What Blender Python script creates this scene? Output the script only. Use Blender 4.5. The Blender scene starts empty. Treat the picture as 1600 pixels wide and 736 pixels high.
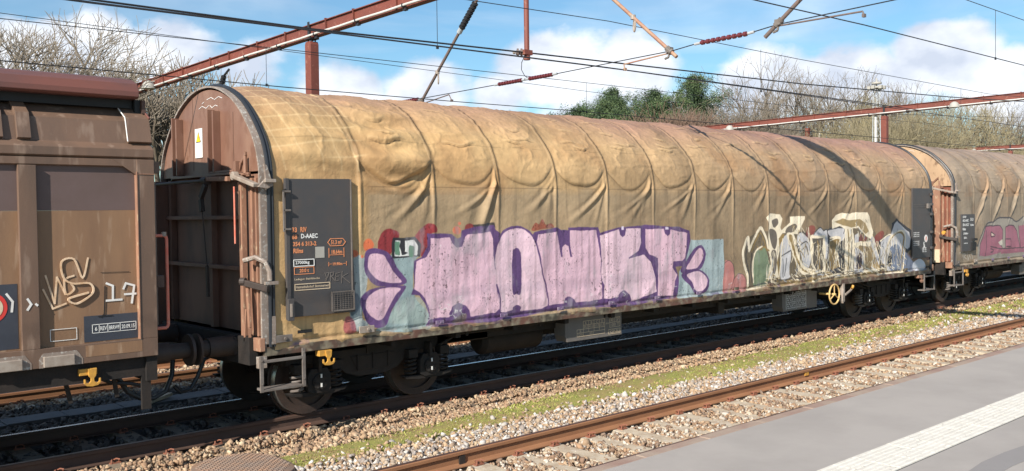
import bpy, bmesh, math, random
import numpy as np
from mathutils import Vector, Matrix
R = math.radians
rnd = random.Random(7)
rng = np.random.default_rng(7)
scene = bpy.context.scene
col = scene.collection

# ------------------------------------------------------------------ camera
cam_d = bpy.data.cameras.new("camera"); cam = bpy.data.objects.new("camera", cam_d); col.objects.link(cam)
CAM = Vector((-6.2114, -10.9753, 2.6490))
cr = Vector((0.73898476, -0.67360085, -0.01278351)); cu = Vector((0.02681609, 0.01044901, 0.99958577)); cf = Vector((0.67318826, 0.73902145, -0.025785))
cam.matrix_world = Matrix(((cr.x, cu.x, -cf.x, CAM.x), (cr.y, cu.y, -cf.y, CAM.y), (cr.z, cu.z, -cf.z, CAM.z), (0, 0, 0, 1)))
cam_d.sensor_width = 36; cam_d.lens = 1446.147 / 1600 * 36; cam_d.clip_start = .1; cam_d.clip_end = 6000
scene.camera = cam

# ------------------------------------------------------------------ sun and sky
SUNV = Vector((-1.5, -.57, 1.0)).normalized()
sun_el = math.asin(SUNV.z)
sd = bpy.data.lights.new("sun", 'SUN'); sd.energy = 5.0; sd.angle = R(.5); sd.color = (1, .94, .85)
sun = bpy.data.objects.new("sun", sd); col.objects.link(sun)
sun.rotation_euler = SUNV.to_track_quat('Z', 'Y').to_euler()
scene.view_settings.view_transform = 'Standard'; scene.view_settings.look = 'None'; scene.view_settings.gamma = 1
scene.view_settings.exposure = .64

w = bpy.data.worlds.new("World"); scene.world = w; w.use_nodes = True
nt = w.node_tree; nt.nodes.clear()
def N(t, **k):
    n = nt.nodes.new(t)
    for a, b in k.items(): setattr(n, a, b)
    return n
def L(a, b): nt.links.new(a, b)
out = N('ShaderNodeOutputWorld'); bg = N('ShaderNodeBackground'); bg.inputs[1].default_value = .072
sky = N('ShaderNodeTexSky', sky_type='NISHITA'); sky.sun_disc = False; sky.sun_elevation = sun_el
sky.sun_rotation = math.atan2(SUNV.x, SUNV.y); sky.air_density = 1.0; sky.dust_density = .35; sky.ozone_density = 2.2
tc = N('ShaderNodeTexCoord')
dirv = N('ShaderNodeVectorMath', operation='NORMALIZE'); L(tc.outputs['Generated'], dirv.inputs[0])
# cloud banks: soft bodies round the directions where the cumulus stands, broken up by noise
BANKS = [(.311,.936,.160,.085,1.0),(.375,.912,.165,.075,1.0),(.43,.89,.15,.06,.8),(.24,.955,.14,.09,1.1),(.20,.97,.1,.12,1),
         (.53,.836,.125,.07,1.0),(.60,.79,.13,.075,1.1),(.66,.74,.125,.06,.9),(.70,.70,.148,.085,1.15),(.755,.64,.14,.075,1.1),(.73,.67,.10,.09,1),
         (.838,.527,.13,.08,1.1),(.80,.59,.10,.08,.9),(.88,.45,.12,.09,1.1),(.915,.38,.145,.075,1.2),(.94,.32,.11,.09,1.2),(.96,.25,.12,.1,1.1),
         (-.3,.93,.2,.2,1),(.2,-.95,.25,.25,1),(-.85,.4,.3,.2,.9),(.95,-.25,.15,.2,1),(-.7,-.7,.12,.18,.8),(.5,-.8,.5,.2,.8),(0,.6,.8,.2,.7),(-.3,.2,.9,.25,.7)]
acc = None
sep = N('ShaderNodeSeparateXYZ'); L(dirv.outputs[0], sep.inputs[0])
zs = N('ShaderNodeMath', operation='MULTIPLY'); zs.inputs[1].default_value = 1.55; L(sep.outputs[2], zs.inputs[0])
cmb = N('ShaderNodeCombineXYZ'); L(sep.outputs[0], cmb.inputs[0]); L(sep.outputs[1], cmb.inputs[1]); L(zs.outputs[0], cmb.inputs[2])
for bx_, by_, bz_, rr_, st_ in BANKS:
    v = Vector((bx_, by_, bz_)).normalized(); v = Vector((v.x, v.y, v.z * 1.55))
    d = N('ShaderNodeVectorMath', operation='DISTANCE'); L(cmb.outputs[0], d.inputs[0]); d.inputs[1].default_value = v
    m = N('ShaderNodeMapRange', interpolation_type='SMOOTHSTEP'); L(d.outputs['Value'], m.inputs['Value'])
    m.inputs['From Min'].default_value = rr_ * 1.25; m.inputs['From Max'].default_value = rr_ * .15; m.inputs['To Min'].default_value = 0; m.inputs['To Max'].default_value = st_
    if acc is None: acc = m.outputs[0]
    else:
        a = N('ShaderNodeMath', operation='MAXIMUM'); L(acc, a.inputs[0]); L(m.outputs[0], a.inputs[1]); acc = a.outputs[0]
ns = N('ShaderNodeTexNoise'); L(cmb.outputs[0], ns.inputs['Vector']); ns.inputs['Scale'].default_value = 9; ns.inputs['Detail'].default_value = 9; ns.inputs['Roughness'].default_value = .55
nm = N('ShaderNodeMath', operation='MULTIPLY_ADD'); L(ns.outputs[0], nm.inputs[0]); nm.inputs[1].default_value = 2.3; nm.inputs[2].default_value = -1.15
ad = N('ShaderNodeMath', operation='ADD'); L(acc, ad.inputs[0]); L(nm.outputs[0], ad.inputs[1])
cl = N('ShaderNodeMapRange', interpolation_type='SMOOTHSTEP'); L(ad.outputs[0], cl.inputs['Value']); cl.inputs['From Min'].default_value = .25; cl.inputs['From Max'].default_value = .78
# thin cirrus
mp = N('ShaderNodeMapping'); L(cmb.outputs[0], mp.inputs[0]); mp.inputs['Rotation'].default_value = (.3, .5, .2); mp.inputs['Scale'].default_value = (1.2, 3, 9)
ci = N('ShaderNodeTexNoise'); L(mp.outputs[0], ci.inputs['Vector']); ci.inputs['Scale'].default_value = 1.6; ci.inputs['Detail'].default_value = 6; ci.inputs['Distortion'].default_value = .4
cm = N('ShaderNodeMapRange'); L(ci.outputs[0], cm.inputs['Value']); cm.inputs['From Min'].default_value = .5; cm.inputs['From Max'].default_value = .8; cm.inputs['To Max'].default_value = .45
mx = N('ShaderNodeMath', operation='MAXIMUM'); L(cl.outputs[0], mx.inputs[0]); L(cm.outputs[0], mx.inputs[1])
n2 = N('ShaderNodeTexNoise'); L(cmb.outputs[0], n2.inputs['Vector']); n2.inputs['Scale'].default_value = 13; n2.inputs['Detail'].default_value = 5
cc = N('ShaderNodeValToRGB'); L(n2.outputs[0], cc.inputs[0])
cc.color_ramp.elements[0].position = .38; cc.color_ramp.elements[0].color = (6.2, 6.9, 8.2, 1); cc.color_ramp.elements[1].position = .62; cc.color_ramp.elements[1].color = (10.0, 10.4, 11., 1)
tint = N('ShaderNodeMix', data_type='RGBA', blend_type='MULTIPLY'); tint.inputs['Factor'].default_value = 1; L(sky.outputs[0], tint.inputs['A']); tint.inputs['B'].default_value = (.86, 1.13, 1.2, 1)
mix = N('ShaderNodeMix', data_type='RGBA'); L(mx.outputs[0], mix.inputs['Factor']); L(tint.outputs['Result'], mix.inputs['A']); L(cc.outputs[0], mix.inputs['B'])
L(mix.outputs['Result'], bg.inputs[0]); L(bg.outputs[0], out.inputs[0])

# ------------------------------------------------------------------ materials
def mat(name, c, rough=.7, metal=0., c2=None, amt=.5, scale=4., c3=None, s3=.35, bump=.2, bscale=60., stretch=None, spec=.4, attr=None):
    m = bpy.data.materials.new(name); m.use_nodes = True; t = m.node_tree; b = t.nodes['Principled BSDF']
    def n(k, **kw):
        q = t.nodes.new(k)
        for a, v in kw.items(): setattr(q, a, v)
        return q
    lk = t.links.new
    b.inputs['Roughness'].default_value = rough; b.inputs['Metallic'].default_value = metal; b.inputs['Specular IOR Level'].default_value = spec
    g = n('ShaderNodeNewGeometry'); mpn = n('ShaderNodeMapping'); lk(g.outputs['Position'], mpn.inputs[0])
    if stretch: mpn.inputs['Scale'].default_value = stretch
    c2 = c2 or tuple(x * .6 for x in c)
    rgb = n('ShaderNodeMix', data_type='RGBA'); rgb.inputs['A'].default_value = (*c, 1); rgb.inputs['B'].default_value = (*c2, 1)
    if attr:
        at = n('ShaderNodeAttribute'); at.attribute_name = attr; lk(at.outputs['Color'], rgb.inputs['A'])
    nz = n('ShaderNodeTexNoise'); nz.inputs['Scale'].default_value = scale; nz.inputs['Detail'].default_value = 7; nz.inputs['Roughness'].default_value = .62; lk(mpn.outputs[0], nz.inputs['Vector'])
    mr = n('ShaderNodeMapRange'); lk(nz.outputs[0], mr.inputs['Value']); mr.inputs['From Min'].default_value = .38; mr.inputs['From Max'].default_value = .68; mr.inputs['To Max'].default_value = amt
    lk(mr.outputs[0], rgb.inputs['Factor']); last = rgb.outputs['Result']
    if c3:
        n3 = n('ShaderNodeTexNoise'); n3.inputs['Scale'].default_value = scale * 5; n3.inputs['Detail'].default_value = 5; lk(mpn.outputs[0], n3.inputs['Vector'])
        m3 = n('ShaderNodeMapRange'); lk(n3.outputs[0], m3.inputs['Value']); m3.inputs['From Min'].default_value = .62 - s3 * .3; m3.inputs['From Max'].default_value = .68
        x3 = n('ShaderNodeMix', data_type='RGBA'); lk(m3.outputs[0], x3.inputs['Factor']); lk(last, x3.inputs['A']); x3.inputs['B'].default_value = (*c3, 1); last = x3.outputs['Result']
    lk(last, b.inputs['Base Color'])
    if bump:
        nb = n('ShaderNodeTexNoise'); nb.inputs['Scale'].default_value = bscale; nb.inputs['Detail'].default_value = 4; lk(g.outputs['Position'], nb.inputs['Vector'])
        bp = n('ShaderNodeBump'); bp.inputs['Strength'].default_value = bump; bp.inputs['Distance'].default_value = .01; lk(nb.outputs[0], bp.inputs['Height']); lk(bp.outputs[0], b.inputs['Normal'])
    return m
M = dict(
 brown=mat('brown_paint', (.165,.10,.068), .52, c2=(.105,.07,.052), amt=1, scale=1.9, c3=(.22,.15,.11), s3=.16, stretch=(1,1,.2), bump=.1),
 browntan=mat('faded_brown_paint', (.25,.145,.08), .6, c2=(.175,.10,.06), amt=1, scale=2.2, c3=(.3,.2,.13), s3=.16, bump=.1, stretch=(1,1,.18)),
 brownpurple=mat('matt_purple_brown_paint', (.125,.085,.078), .6, c2=(.105,.07,.06), amt=.8, scale=2, bump=.06),
 bluegrey=mat('blue_black_paint', (.045,.05,.065), .55, amt=.4, bump=.05),
 roof=mat('red_brown_roof', (.16,.062,.048), .5, c2=(.10,.055,.05), amt=.9, scale=2.5, bump=.05, stretch=(.5,1,1)),
 endw=mat('red_brown_end', (.175,.085,.058), .45, c2=(.27,.16,.11), amt=.7, scale=1.6, c3=(.17,.085,.055), s3=.22, bump=.1, stretch=(1,1,.45)),
 endw2=mat('sandy_end', (.48,.33,.2), .6, c2=(.32,.2,.12), amt=.8, scale=1.8, c3=(.2,.12,.07), s3=.2, bump=.1, stretch=(1,1,.45)),
 recess=mat('recess_steel', (.22,.115,.08), .6, c2=(.12,.07,.052), amt=.9, scale=2.5, bump=.12, stretch=(1,1,.4)),
 redplate=mat('red_lead_plate', (.23,.075,.045), .6, c2=(.12,.045,.03), amt=.9, scale=3, bump=.1),
 enddark=mat('dark_red_brown_end', (.115,.062,.046), .65, c2=(.055,.034,.026), amt=.9, scale=2.5, bump=.12),
 post=mat('rusty_tan_post', (.31,.165,.105), .6, c2=(.19,.10,.07), amt=.8, scale=5, c3=(.4,.29,.19), s3=.14, bump=.12, stretch=(1,1,.4)),
 greyframe=mat('worn_grey_frame', (.27,.22,.185), .5, c2=(.17,.125,.10), amt=.8, scale=6, c3=(.42,.4,.36), s3=.2, bump=.1),
 seal=mat('black_rubber_seal', (.025,.028,.033), .38, bump=.05),
 panel=mat('charcoal_panel', (.062,.06,.062), .5, c2=(.09,.07,.06), amt=.7, scale=3, bump=.04),
 dark=mat('grimy_underframe', (.014,.012,.011), .8, c2=(.028,.02,.016), amt=.9, scale=6, bump=.3, bscale=40),
 darkbrown=mat('dusty_brown_underframe', (.03,.022,.018), .8, c2=(.018,.014,.012), amt=.9, scale=6, bump=.3, bscale=40),
 buffer=mat('greasy_buffer', (.055,.04,.034), .6, c2=(.03,.025,.022), amt=.9, scale=4, bump=.1),
 steel=mat('worn_step_steel', (.17,.15,.135), .6, c2=(.1,.075,.06), amt=.7, scale=8, bump=.15),
 bright=mat('scuffed_light_steel', (.33,.28,.235), .5, c2=(.2,.145,.11), amt=.7, scale=9, bump=.1),
 wheel=mat('rusty_wheel', (.05,.032,.025), .6, c2=(.025,.018,.016), amt=.8, scale=5, bump=.15),
 tread=mat('bright_wheel_tread', (.45,.42,.38), .3, .8, bump=0),
 yellow=mat('yellow_paint', (.58,.30,.05), .55, c2=(.32,.17,.05), amt=.7, scale=14, bump=.05),
 white=mat('white_paint', (.78,.77,.74), .6, c2=(.6,.58,.54), amt=.5, scale=9, bump=0),
 cream=mat('cream_lettering', (.62,.5,.36), .6, c2=(.45,.33,.2), amt=.7, scale=30, bump=0),
 orange=mat('orange_lettering', (.72,.27,.12), .6, c2=(.5,.2,.1), amt=.6, scale=30, bump=0),
 red=mat('red_paint', (.6,.05,.04), .5, amt=.3, bump=0),
 redrod=mat('faded_red_rod', (.62,.14,.09), .5, c2=(.5,.3,.22), amt=.6, scale=9, bump=0),
 tagcream=mat('sprayed_cream', (.70,.52,.36), .8, c2=(.5,.3,.16), amt=.9, scale=12, bump=0),
 tagwhite=mat('sprayed_white', (.72,.7,.67), .8, bump=0),
 signyellow=mat('warning_yellow', (.85,.6,.02), .5, amt=.1, bump=0),
 black=mat('black_print', (.015,.015,.015), .6, bump=0),
 gantry=mat('oxide_red_steel', (.19,.055,.038), .55, c2=(.14,.045,.033), amt=.8, scale=1.5, c3=(.24,.10,.07), s3=.1, bump=.04),
 pipe=mat('pale_conduit', (.62,.6,.56), .5, bump=0),
 lampgrey=mat('grey_lamp_housing', (.38,.36,.32), .6, amt=.3, bump=.05),
 wire=mat('dark_wire', (.025,.025,.028), .5, bump=0),
 insul=mat('brown_insulator', (.13,.03,.035), .35, amt=.3, bump=0),
 rod=mat('grey_brown_tube', (.13,.10,.09), .5, c2=(.2,.13,.1), amt=.6, scale=8, bump=0),
 rodtan=mat('rusty_tube', (.3,.15,.1), .5, c2=(.42,.32,.2), amt=.6, scale=4, bump=0),
 galv=mat('galvanised_steel', (.5,.52,.53), .45, .3, bump=0),
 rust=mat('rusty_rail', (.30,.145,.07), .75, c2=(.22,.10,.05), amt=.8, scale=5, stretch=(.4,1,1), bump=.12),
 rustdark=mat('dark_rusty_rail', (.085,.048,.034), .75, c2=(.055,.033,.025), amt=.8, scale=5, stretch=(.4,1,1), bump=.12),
 headbrown=mat('worn_rail_head', (.13,.075,.06), .42, .45, c2=(.09,.05,.04), amt=.8, scale=3, stretch=(.2,1,1), bump=.02),
 headblue=mat('polished_rail_head', (.42,.44,.5), .22, .9, c2=(.3,.3,.33), bump=0),
 clip=mat('rusty_clip', (.26,.1,.06), .7, c2=(.16,.07,.045), bump=.1),
 concrete=mat('sleeper_concrete', (.50,.42,.31), .85, c2=(.33,.25,.17), amt=.9, scale=5, c3=(.5,.45,.38), s3=.2, bump=.35, bscale=80),
 sleeperdark=mat('shade_dark_sleeper', (.27,.21,.15), .85, c2=(.13,.10,.075), amt=1, scale=4, bump=.4, bscale=80),  # concrete darkened to paint in the shade under the wagons
 trough=mat('trough_concrete', (.13,.125,.125), .85, c2=(.09,.085,.085), amt=.8, scale=3, bump=.3),  # albedo lowered to paint in the shade behind the wagons
 asphalt=mat('platform_asphalt', (.355,.32,.29), .85, c2=(.30,.27,.245), amt=.9, scale=1.1, bump=.35, bscale=160),
 shadowband=mat('shadow_dark_asphalt', (.25,.23,.22), .85, c2=(.22,.205,.195), amt=.7, scale=3, bump=.35, bscale=160),  # darker asphalt colour imitating a cast shadow
 edging=mat('stained_edging', (.34,.26,.2), .85, c2=(.26,.15,.12), amt=.9, scale=2.2, bump=.3, bscale=90),
 tile=mat('white_tactile_tile', (.66,.62,.55), .75, c2=(.54,.5,.43), amt=.7, scale=6, c3=(.44,.4,.34), s3=.06, bump=.15, bscale=90),
 mosssoil=mat('mossy_soil', (.25,.25,.06), .95, c2=(.30,.19,.10), amt=1., scale=2.2, c3=(.17,.19,.05), s3=.15, bump=.9, bscale=50),
 cover=mat('rusty_cover', (.20,.15,.12), .7, c2=(.3,.17,.1), amt=.8, scale=6, bump=.1),
 wood=mat('old_timber', (.6,.48,.34), .8, c2=(.3,.22,.15), amt=.7, scale=6, bump=.2),
 bark=mat('bark', (.20,.165,.13), .9, c2=(.28,.24,.18), amt=.7, scale=1.5, bump=.1),
 limb=mat('dark_limb', (.10,.08,.06), .9, c2=(.17,.14,.1), amt=.7, scale=1.5, bump=.1),
 barkgold=mat('budding_twigs', (.31,.26,.15), .9, c2=(.22,.19,.14), amt=.7, scale=.8, bump=0),
 barkred=mat('reddish_twigs', (.22,.14,.10), .9, c2=(.16,.11,.08), amt=.7, scale=.8, bump=0),
)
def gravelmat(name, cols, scale):
    m = bpy.data.materials.new(name); m.use_nodes = True; t = m.node_tree; b = t.nodes['Principled BSDF']; lk = t.links.new
    b.inputs['Roughness'].default_value = .9
    g = t.nodes.new('ShaderNodeNewGeometry'); v = t.nodes.new('ShaderNodeTexVoronoi'); v.inputs['Scale'].default_value = scale; lk(g.outputs['Position'], v.inputs['Vector'])
    r = t.nodes.new('ShaderNodeValToRGB'); s = t.nodes.new('ShaderNodeSeparateColor'); lk(v.outputs['Color'], s.inputs[0]); lk(s.outputs[0], r.inputs[0])
    e = r.color_ramp.elements; e[0].color = (*cols[0], 1); e[1].color = (*cols[-1], 1)
    for i, c in enumerate(cols[1:-1]): q = e.new((i + 1) / (len(cols) - 1)); q.color = (*c, 1)
    lk(r.outputs[0], b.inputs['Base Color'])
    bp = t.nodes.new('ShaderNodeBump'); bp.inputs['Strength'].default_value = 1; bp.inputs['Distance'].default_value = .02; bp.invert = True
    lk(v.outputs['Distance'], bp.inputs['Height']); lk(bp.outputs[0], b.inputs['Normal'])
    return m
M['gravel'] = gravelmat('ballast_bed', [(.16,.11,.075),(.30,.22,.15),(.22,.16,.12),(.38,.3,.22)], 22)
M['graveldark'] = gravelmat('shade_dark_bed', [(.03,.026,.023),(.07,.06,.05),(.05,.04,.035),(.1,.085,.07)], 22)  # gravel darkened in colour to deepen the shade under the train
M['gravelfar'] = gravelmat('ballast_far', [(.22,.18,.14),(.38,.31,.24),(.3,.24,.18),(.46,.4,.33)], 12)
M['stone'] = mat('ballast_stone', (.3,.22,.15), .88, c2=(.18,.13,.1), amt=.35, scale=40, bump=.3, bscale=120, attr='tone')
M['ground'] = mat('ground_earth', (.14,.12,.07), .95, c2=(.09,.10,.04), amt=1, scale=.25, bump=.5, bscale=3)
M['leaf'] = mat('foliage', (.05,.08,.03), .7, c2=(.03,.05,.02), amt=.5, scale=.6, bump=0, attr='tone')

# ------------------------------------------------------------------ mesh builder
class MB:
    def __init__(s): s.v = []; s.f = []; s.m = []; s.mi = 0
    def face(s, idx): s.f.append(tuple(idx)); s.m.append(s.mi)
    def quadbox(s, P):   # 8 corners: bottom 4 then top 4
        b = len(s.v); s.v += [tuple(p) for p in P]
        for q in ((0,3,2,1),(4,5,6,7),(0,1,5,4),(1,2,6,5),(2,3,7,6),(3,0,4,7)): s.face([b + i for i in q])
    def box(s, x0, x1, y0, y1, z0, z1):
        s.quadbox([(x0,y0,z0),(x1,y0,z0),(x1,y1,z0),(x0,y1,z0),(x0,y0,z1),(x1,y0,z1),(x1,y1,z1),(x0,y1,z1)])
    def beam(s, a, b, wd, ht, up=(0,0,1)):
        a = Vector(a); b = Vector(b); d = (b - a).normalized(); sd_ = d.cross(Vector(up)); sd_ = (sd_ if sd_.length > 1e-5 else d.cross(Vector((1,0,0)))).normalized(); u = sd_.cross(d)
        P = []
        for c in (a, b):
            pass
        o = [(-1,-1),(1,-1),(1,1),(-1,1)]
        P = [a + sd_*wd/2*i + u*ht/2*j for i, j in o] + [b + sd_*wd/2*i + u*ht/2*j for i, j in o]
        s.quadbox(P)
    def cyl(s, a, b, r, n=10, r2=None, cap=True):
        a = Vector(a); b = Vector(b); r2 = r if r2 is None else r2
        d = (b - a); d = d.normalized() if d.length > 1e-9 else Vector((0,0,1)); e = d.orthogonal().normalized(); g = d.cross(e); k = len(s.v)
        for c, q in ((a, r), (b, r2)):
            for i in range(n):
                t = 2*math.pi*i/n; s.v.append(tuple(c + (e*math.cos(t) + g*math.sin(t))*q))
        for i in range(n): j = (i+1) % n; s.face((k+i, k+j, k+n+j, k+n+i))
        if cap: s.face([k+n-1-i for i in range(n)]); s.face([k+n+i for i in range(n)])
    def tube(s, pts, r, n=6):
        for p, q in zip(pts[:-1], pts[1:]): s.cyl(p, q, r, n)
    def smooth_tube(s, pts, r, n=8):
        k = len(s.v); P = [Vector(p) for p in pts]; e = None
        for i, p in enumerate(P):
            d = (P[min(i+1, len(P)-1)] - P[max(i-1, 0)]).normalized()
            e = d.orthogonal().normalized() if e is None else (e - d*e.dot(d)).normalized()
            g = d.cross(e)
            for j in range(n): t = 2*math.pi*j/n; s.v.append(tuple(p + (e*math.cos(t) + g*math.sin(t))*r))
        for i in range(len(P)-1):
            for j in range(n): q = (j+1) % n; s.face((k+i*n+j, k+i*n+q, k+(i+1)*n+q, k+(i+1)*n+j))
    def prism(s, pts, axis, a, b):   # polygon in the plane perpendicular to axis, extruded a..b
        k = len(s.v); n = len(pts)
        for t in (a, b):
            for p in pts:
                s.v.append({0: (t, p[0], p[1]), 1: (p[0], t, p[1]), 2: (p[0], p[1], t)}[axis])
        s.face([k+i for i in range(n)]); s.face([k+2*n-1-i for i in range(n)])
        for i in range(n): j = (i+1) % n; s.face((k+j, k+i, k+n+i, k+n+j))
    def ring(s, cx, cz, y0, y1, r0, r1, n=28):   # annulus about a y axis
        k = len(s.v)
        for i in range(n):
            t = 2*math.pi*i/n; c, d = math.cos(t), math.sin(t)
            s.v += [(cx+r0*c, y0, cz+r0*d), (cx+r1*c, y0, cz+r1*d), (cx+r1*c, y1, cz+r1*d), (cx+r0*c, y1, cz+r0*d)]
        for i in range(n):
            j = (i+1) % n
            for q in range(4): p = (q+1) % 4; s.face((k+4*i+q, k+4*j+q, k+4*j+p, k+4*i+p))
    def ribbon(s, pts, wd, y, th=.002):   # flat stroke lying on a plane y = const
        for i in range(len(pts)-1):
            (x0, z0), (x1, z1) = pts[i], pts[i+1]; dx, dz = x1-x0, z1-z0; l = math.hypot(dx, dz) or 1; nx, nz = -dz/l*wd/2, dx/l*wd/2; ex, ez = dx/l*wd*.3, dz/l*wd*.3
            s.prism([(x0-ex+nx, z0-ez+nz), (x0-ex-nx, z0-ez-nz), (x1+ex-nx, z1+ez-nz), (x1+ex+nx, z1+ez+nz)], 1, y-th-.0004*i, y)
    def text(s, string, x0, x1, z0, z1, y, bold=.0):
        cu_ = bpy.data.curves.new('t', 'FONT'); cu_.body = string; cu_.resolution_u = 2; cu_.offset = bold
        o = bpy.data.objects.new('t', cu_); col.objects.link(o); bpy.context.view_layer.update()
        me = o.evaluated_get(bpy.context.evaluated_depsgraph_get()).to_mesh()
        V = np.array([v.co[:] for v in me.vertices]).reshape(-1, 3)
        if len(V):
            mn, mxx = V.min(0), V.max(0); sx = (x1-x0)/max(1e-6, mxx[0]-mn[0]); sz = (z1-z0)/max(1e-6, mxx[1]-mn[1]); k = len(s.v)
            for v in V: s.v.append((x0+(v[0]-mn[0])*sx, y, z0+(v[1]-mn[1])*sz))
            for p in me.polygons: s.face([k+i for i in p.vertices])
        bpy.data.objects.remove(o)
    def build(s, name, m, parent=None, bevel=0, smooth=False, loc=None):
        me = bpy.data.meshes.new(name)
        off = wloc(parent) if parent is not None else (Vector(loc) if loc is not None else Vector((0,0,0)))
        V = np.array(s.v, dtype=float) - np.array(off[:])
        me.from_pydata(V.tolist(), [], s.f)
        for q in (m if isinstance(m, (list, tuple)) else [m]): me.materials.append(M[q] if isinstance(q, str) else q)
        me.polygons.foreach_set('material_index', s.m)
        if smooth: me.polygons.foreach_set('use_smooth', [True]*len(s.f))
        bm = bmesh.new(); bm.from_mesh(me); bmesh.ops.recalc_face_normals(bm, faces=bm.faces); bm.to_mesh(me); bm.free()
        o = bpy.data.objects.new(name, me); col.objects.link(o)
        if parent is not None: o.parent = parent
        else: o.location = off
        if bevel:
            bv = o.modifiers.new('bevel', 'BEVEL'); bv.width = bevel; bv.segments = 2; bv.limit_method = 'ANGLE'; bv.angle_limit = R(40)
        if smooth and not bevel: me.set_sharp_from_angle(angle=R(38))
        return o
def wloc(o):
    v = Vector((0,0,0))
    while o is not None: v += o.location; o = o.parent
    return v
def tag(o, label=None, cat=None, group=None, kind=None):
    if label: o['label'] = label
    if cat: o['category'] = cat
    if group: o['group'] = group
    if kind: o['kind'] = kind
    return o
def thing(name, label, cat, loc, group=None):
    o = bpy.data.objects.new(name, None); o.empty_display_size = .3; col.objects.link(o); o.location = loc
    return tag(o, label, cat, group)
def copy_tree(o, parent=None, dx=0.):
    c = o.copy(); col.objects.link(c)
    if parent is not None: c.parent = parent
    if dx: c.location.x += dx
    for ch in o.children: copy_tree(ch, c)
    return c
def fastmesh(name, V, F, m, tone=None, smooth=False):
    """V (n,3) numpy, F (k,3|4) numpy of equal sided faces; tone is an (n,3) colour per vertex"""
    me = bpy.data.meshes.new(name); k = F.shape[1]
    me.vertices.add(len(V)); me.vertices.foreach_set('co', np.ascontiguousarray(V, dtype=np.float32).ravel())
    me.loops.add(F.size); me.loops.foreach_set('vertex_index', F.astype(np.int32).ravel())
    me.polygons.add(len(F)); me.polygons.foreach_set('loop_start', np.arange(0, F.size, k, dtype=np.int32))
    me.update(calc_edges=True)
    if smooth: me.polygons.foreach_set('use_smooth', np.ones(len(F), dtype=bool))
    if tone is not None:
        a = me.color_attributes.new('tone', 'FLOAT_COLOR', 'POINT'); a.data.foreach_set('color', np.hstack([tone, np.ones((len(V), 1))]).astype(np.float32).ravel())
    me.materials.append(M[m] if isinstance(m, str) else m); me.validate()
    o = bpy.data.objects.new(name, me); col.objects.link(o); return o
def vnoise(shape, cells, seed):
    """smooth value noise, shape (h,w), cells (ch,cw)"""
    r_ = np.random.default_rng(seed); g = r_.random((int(cells[0])+2, int(cells[1])+2)).astype(np.float32)
    y = np.linspace(0, cells[0], shape[0], endpoint=False); x = np.linspace(0, cells[1], shape[1], endpoint=False)
    yi = y.astype(int); xi = x.astype(int); fy = y-yi; fx = x-xi; fy = (fy*fy*(3-2*fy))[:, None].astype(np.float32); fx = (fx*fx*(3-2*fx))[None].astype(np.float32)
    a = g[yi][:, xi]; b = g[yi][:, xi+1]; c = g[yi+1][:, xi]; d = g[yi+1][:, xi+1]
    return (a*(1-fx)+b*fx)*(1-fy) + (c*(1-fx)+d*fx)*fy
def fbm(shape, cells, seed, oct=4, gain=.5):
    o = np.zeros(shape, np.float32); a = 1; t = 0
    for i in range(oct): o += a*vnoise(shape, (cells[0]*2**i, cells[1]*2**i), seed+i*17); t += a; a *= gain
    return o/t
# ------------------------------------------------------------------ the setting
def structure(name, mb, m, **k):
    o = mb.build(name, m, **k); o['kind'] = 'structure'; return o
g = MB(); g.box(-2500, 2500, -2500, 2500, -1.2, -.42); structure('ground', g, 'ground')
g = MB(); g.box(-60, 260, -5.9, 8.2, -.6, -.255); structure('ballast_bed', g, 'gravel')
for (x0, x1) in ((-60, 30), (30, 260)):
    pass
g = MB(); g.box(-60, 40, -.02, 4.1, -.3, -.249); structure('shade_dark_ballast', g, 'graveldark')  # dark sheet standing in for the depth of shade under the wagons
g = MB(); g.box(32, 260, -4.9, -.12, -.25, -.215); structure('far_ballast', g, 'gravelfar')

# moss strip: an uneven low bank between the two tracks
def strip(name, x0, x1, ya, yb, z0, amp, m, nx=260, ny=14, seed=3, skirt=.05):
    X = np.linspace(x0, x1, nx); T = np.linspace(0, 1, ny); V = []
    nz_ = fbm((nx, ny), (nx/6, ny/5), seed); ea = fbm((nx, 2), (nx/10, 1), seed+5)
    for i, x in enumerate(X):
        a = ya(x) + (ea[i,0]-.5)*.22; b = yb(x) + (ea[i,1]-.5)*.22
        for j, t in enumerate(T): V.append((x, a+(b-a)*t, z0 + math.sin(math.pi*t)*.045 + (nz_[i,j]-.5)*amp - (skirt if j in (0, ny-1) else 0)))
    F = [(i*ny+j, (i+1)*ny+j, (i+1)*ny+j+1, i*ny+j+1) for i in range(nx-1) for j in range(ny-1)]
    return fastmesh(name, np.array(V), np.array(F), m, smooth=True)
mya = lambda x: -1.62 + .0*x
myb = lambda x: np.interp(x, [-3, 0, 4, 9, 20, 60], [-1.15, -1.02, -.72, -.62, -.5, -.5])
tag(strip('moss_bank', -4, 70, mya, myb, -.24, .05, 'mosssoil', nx=420), kind='structure')

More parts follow.
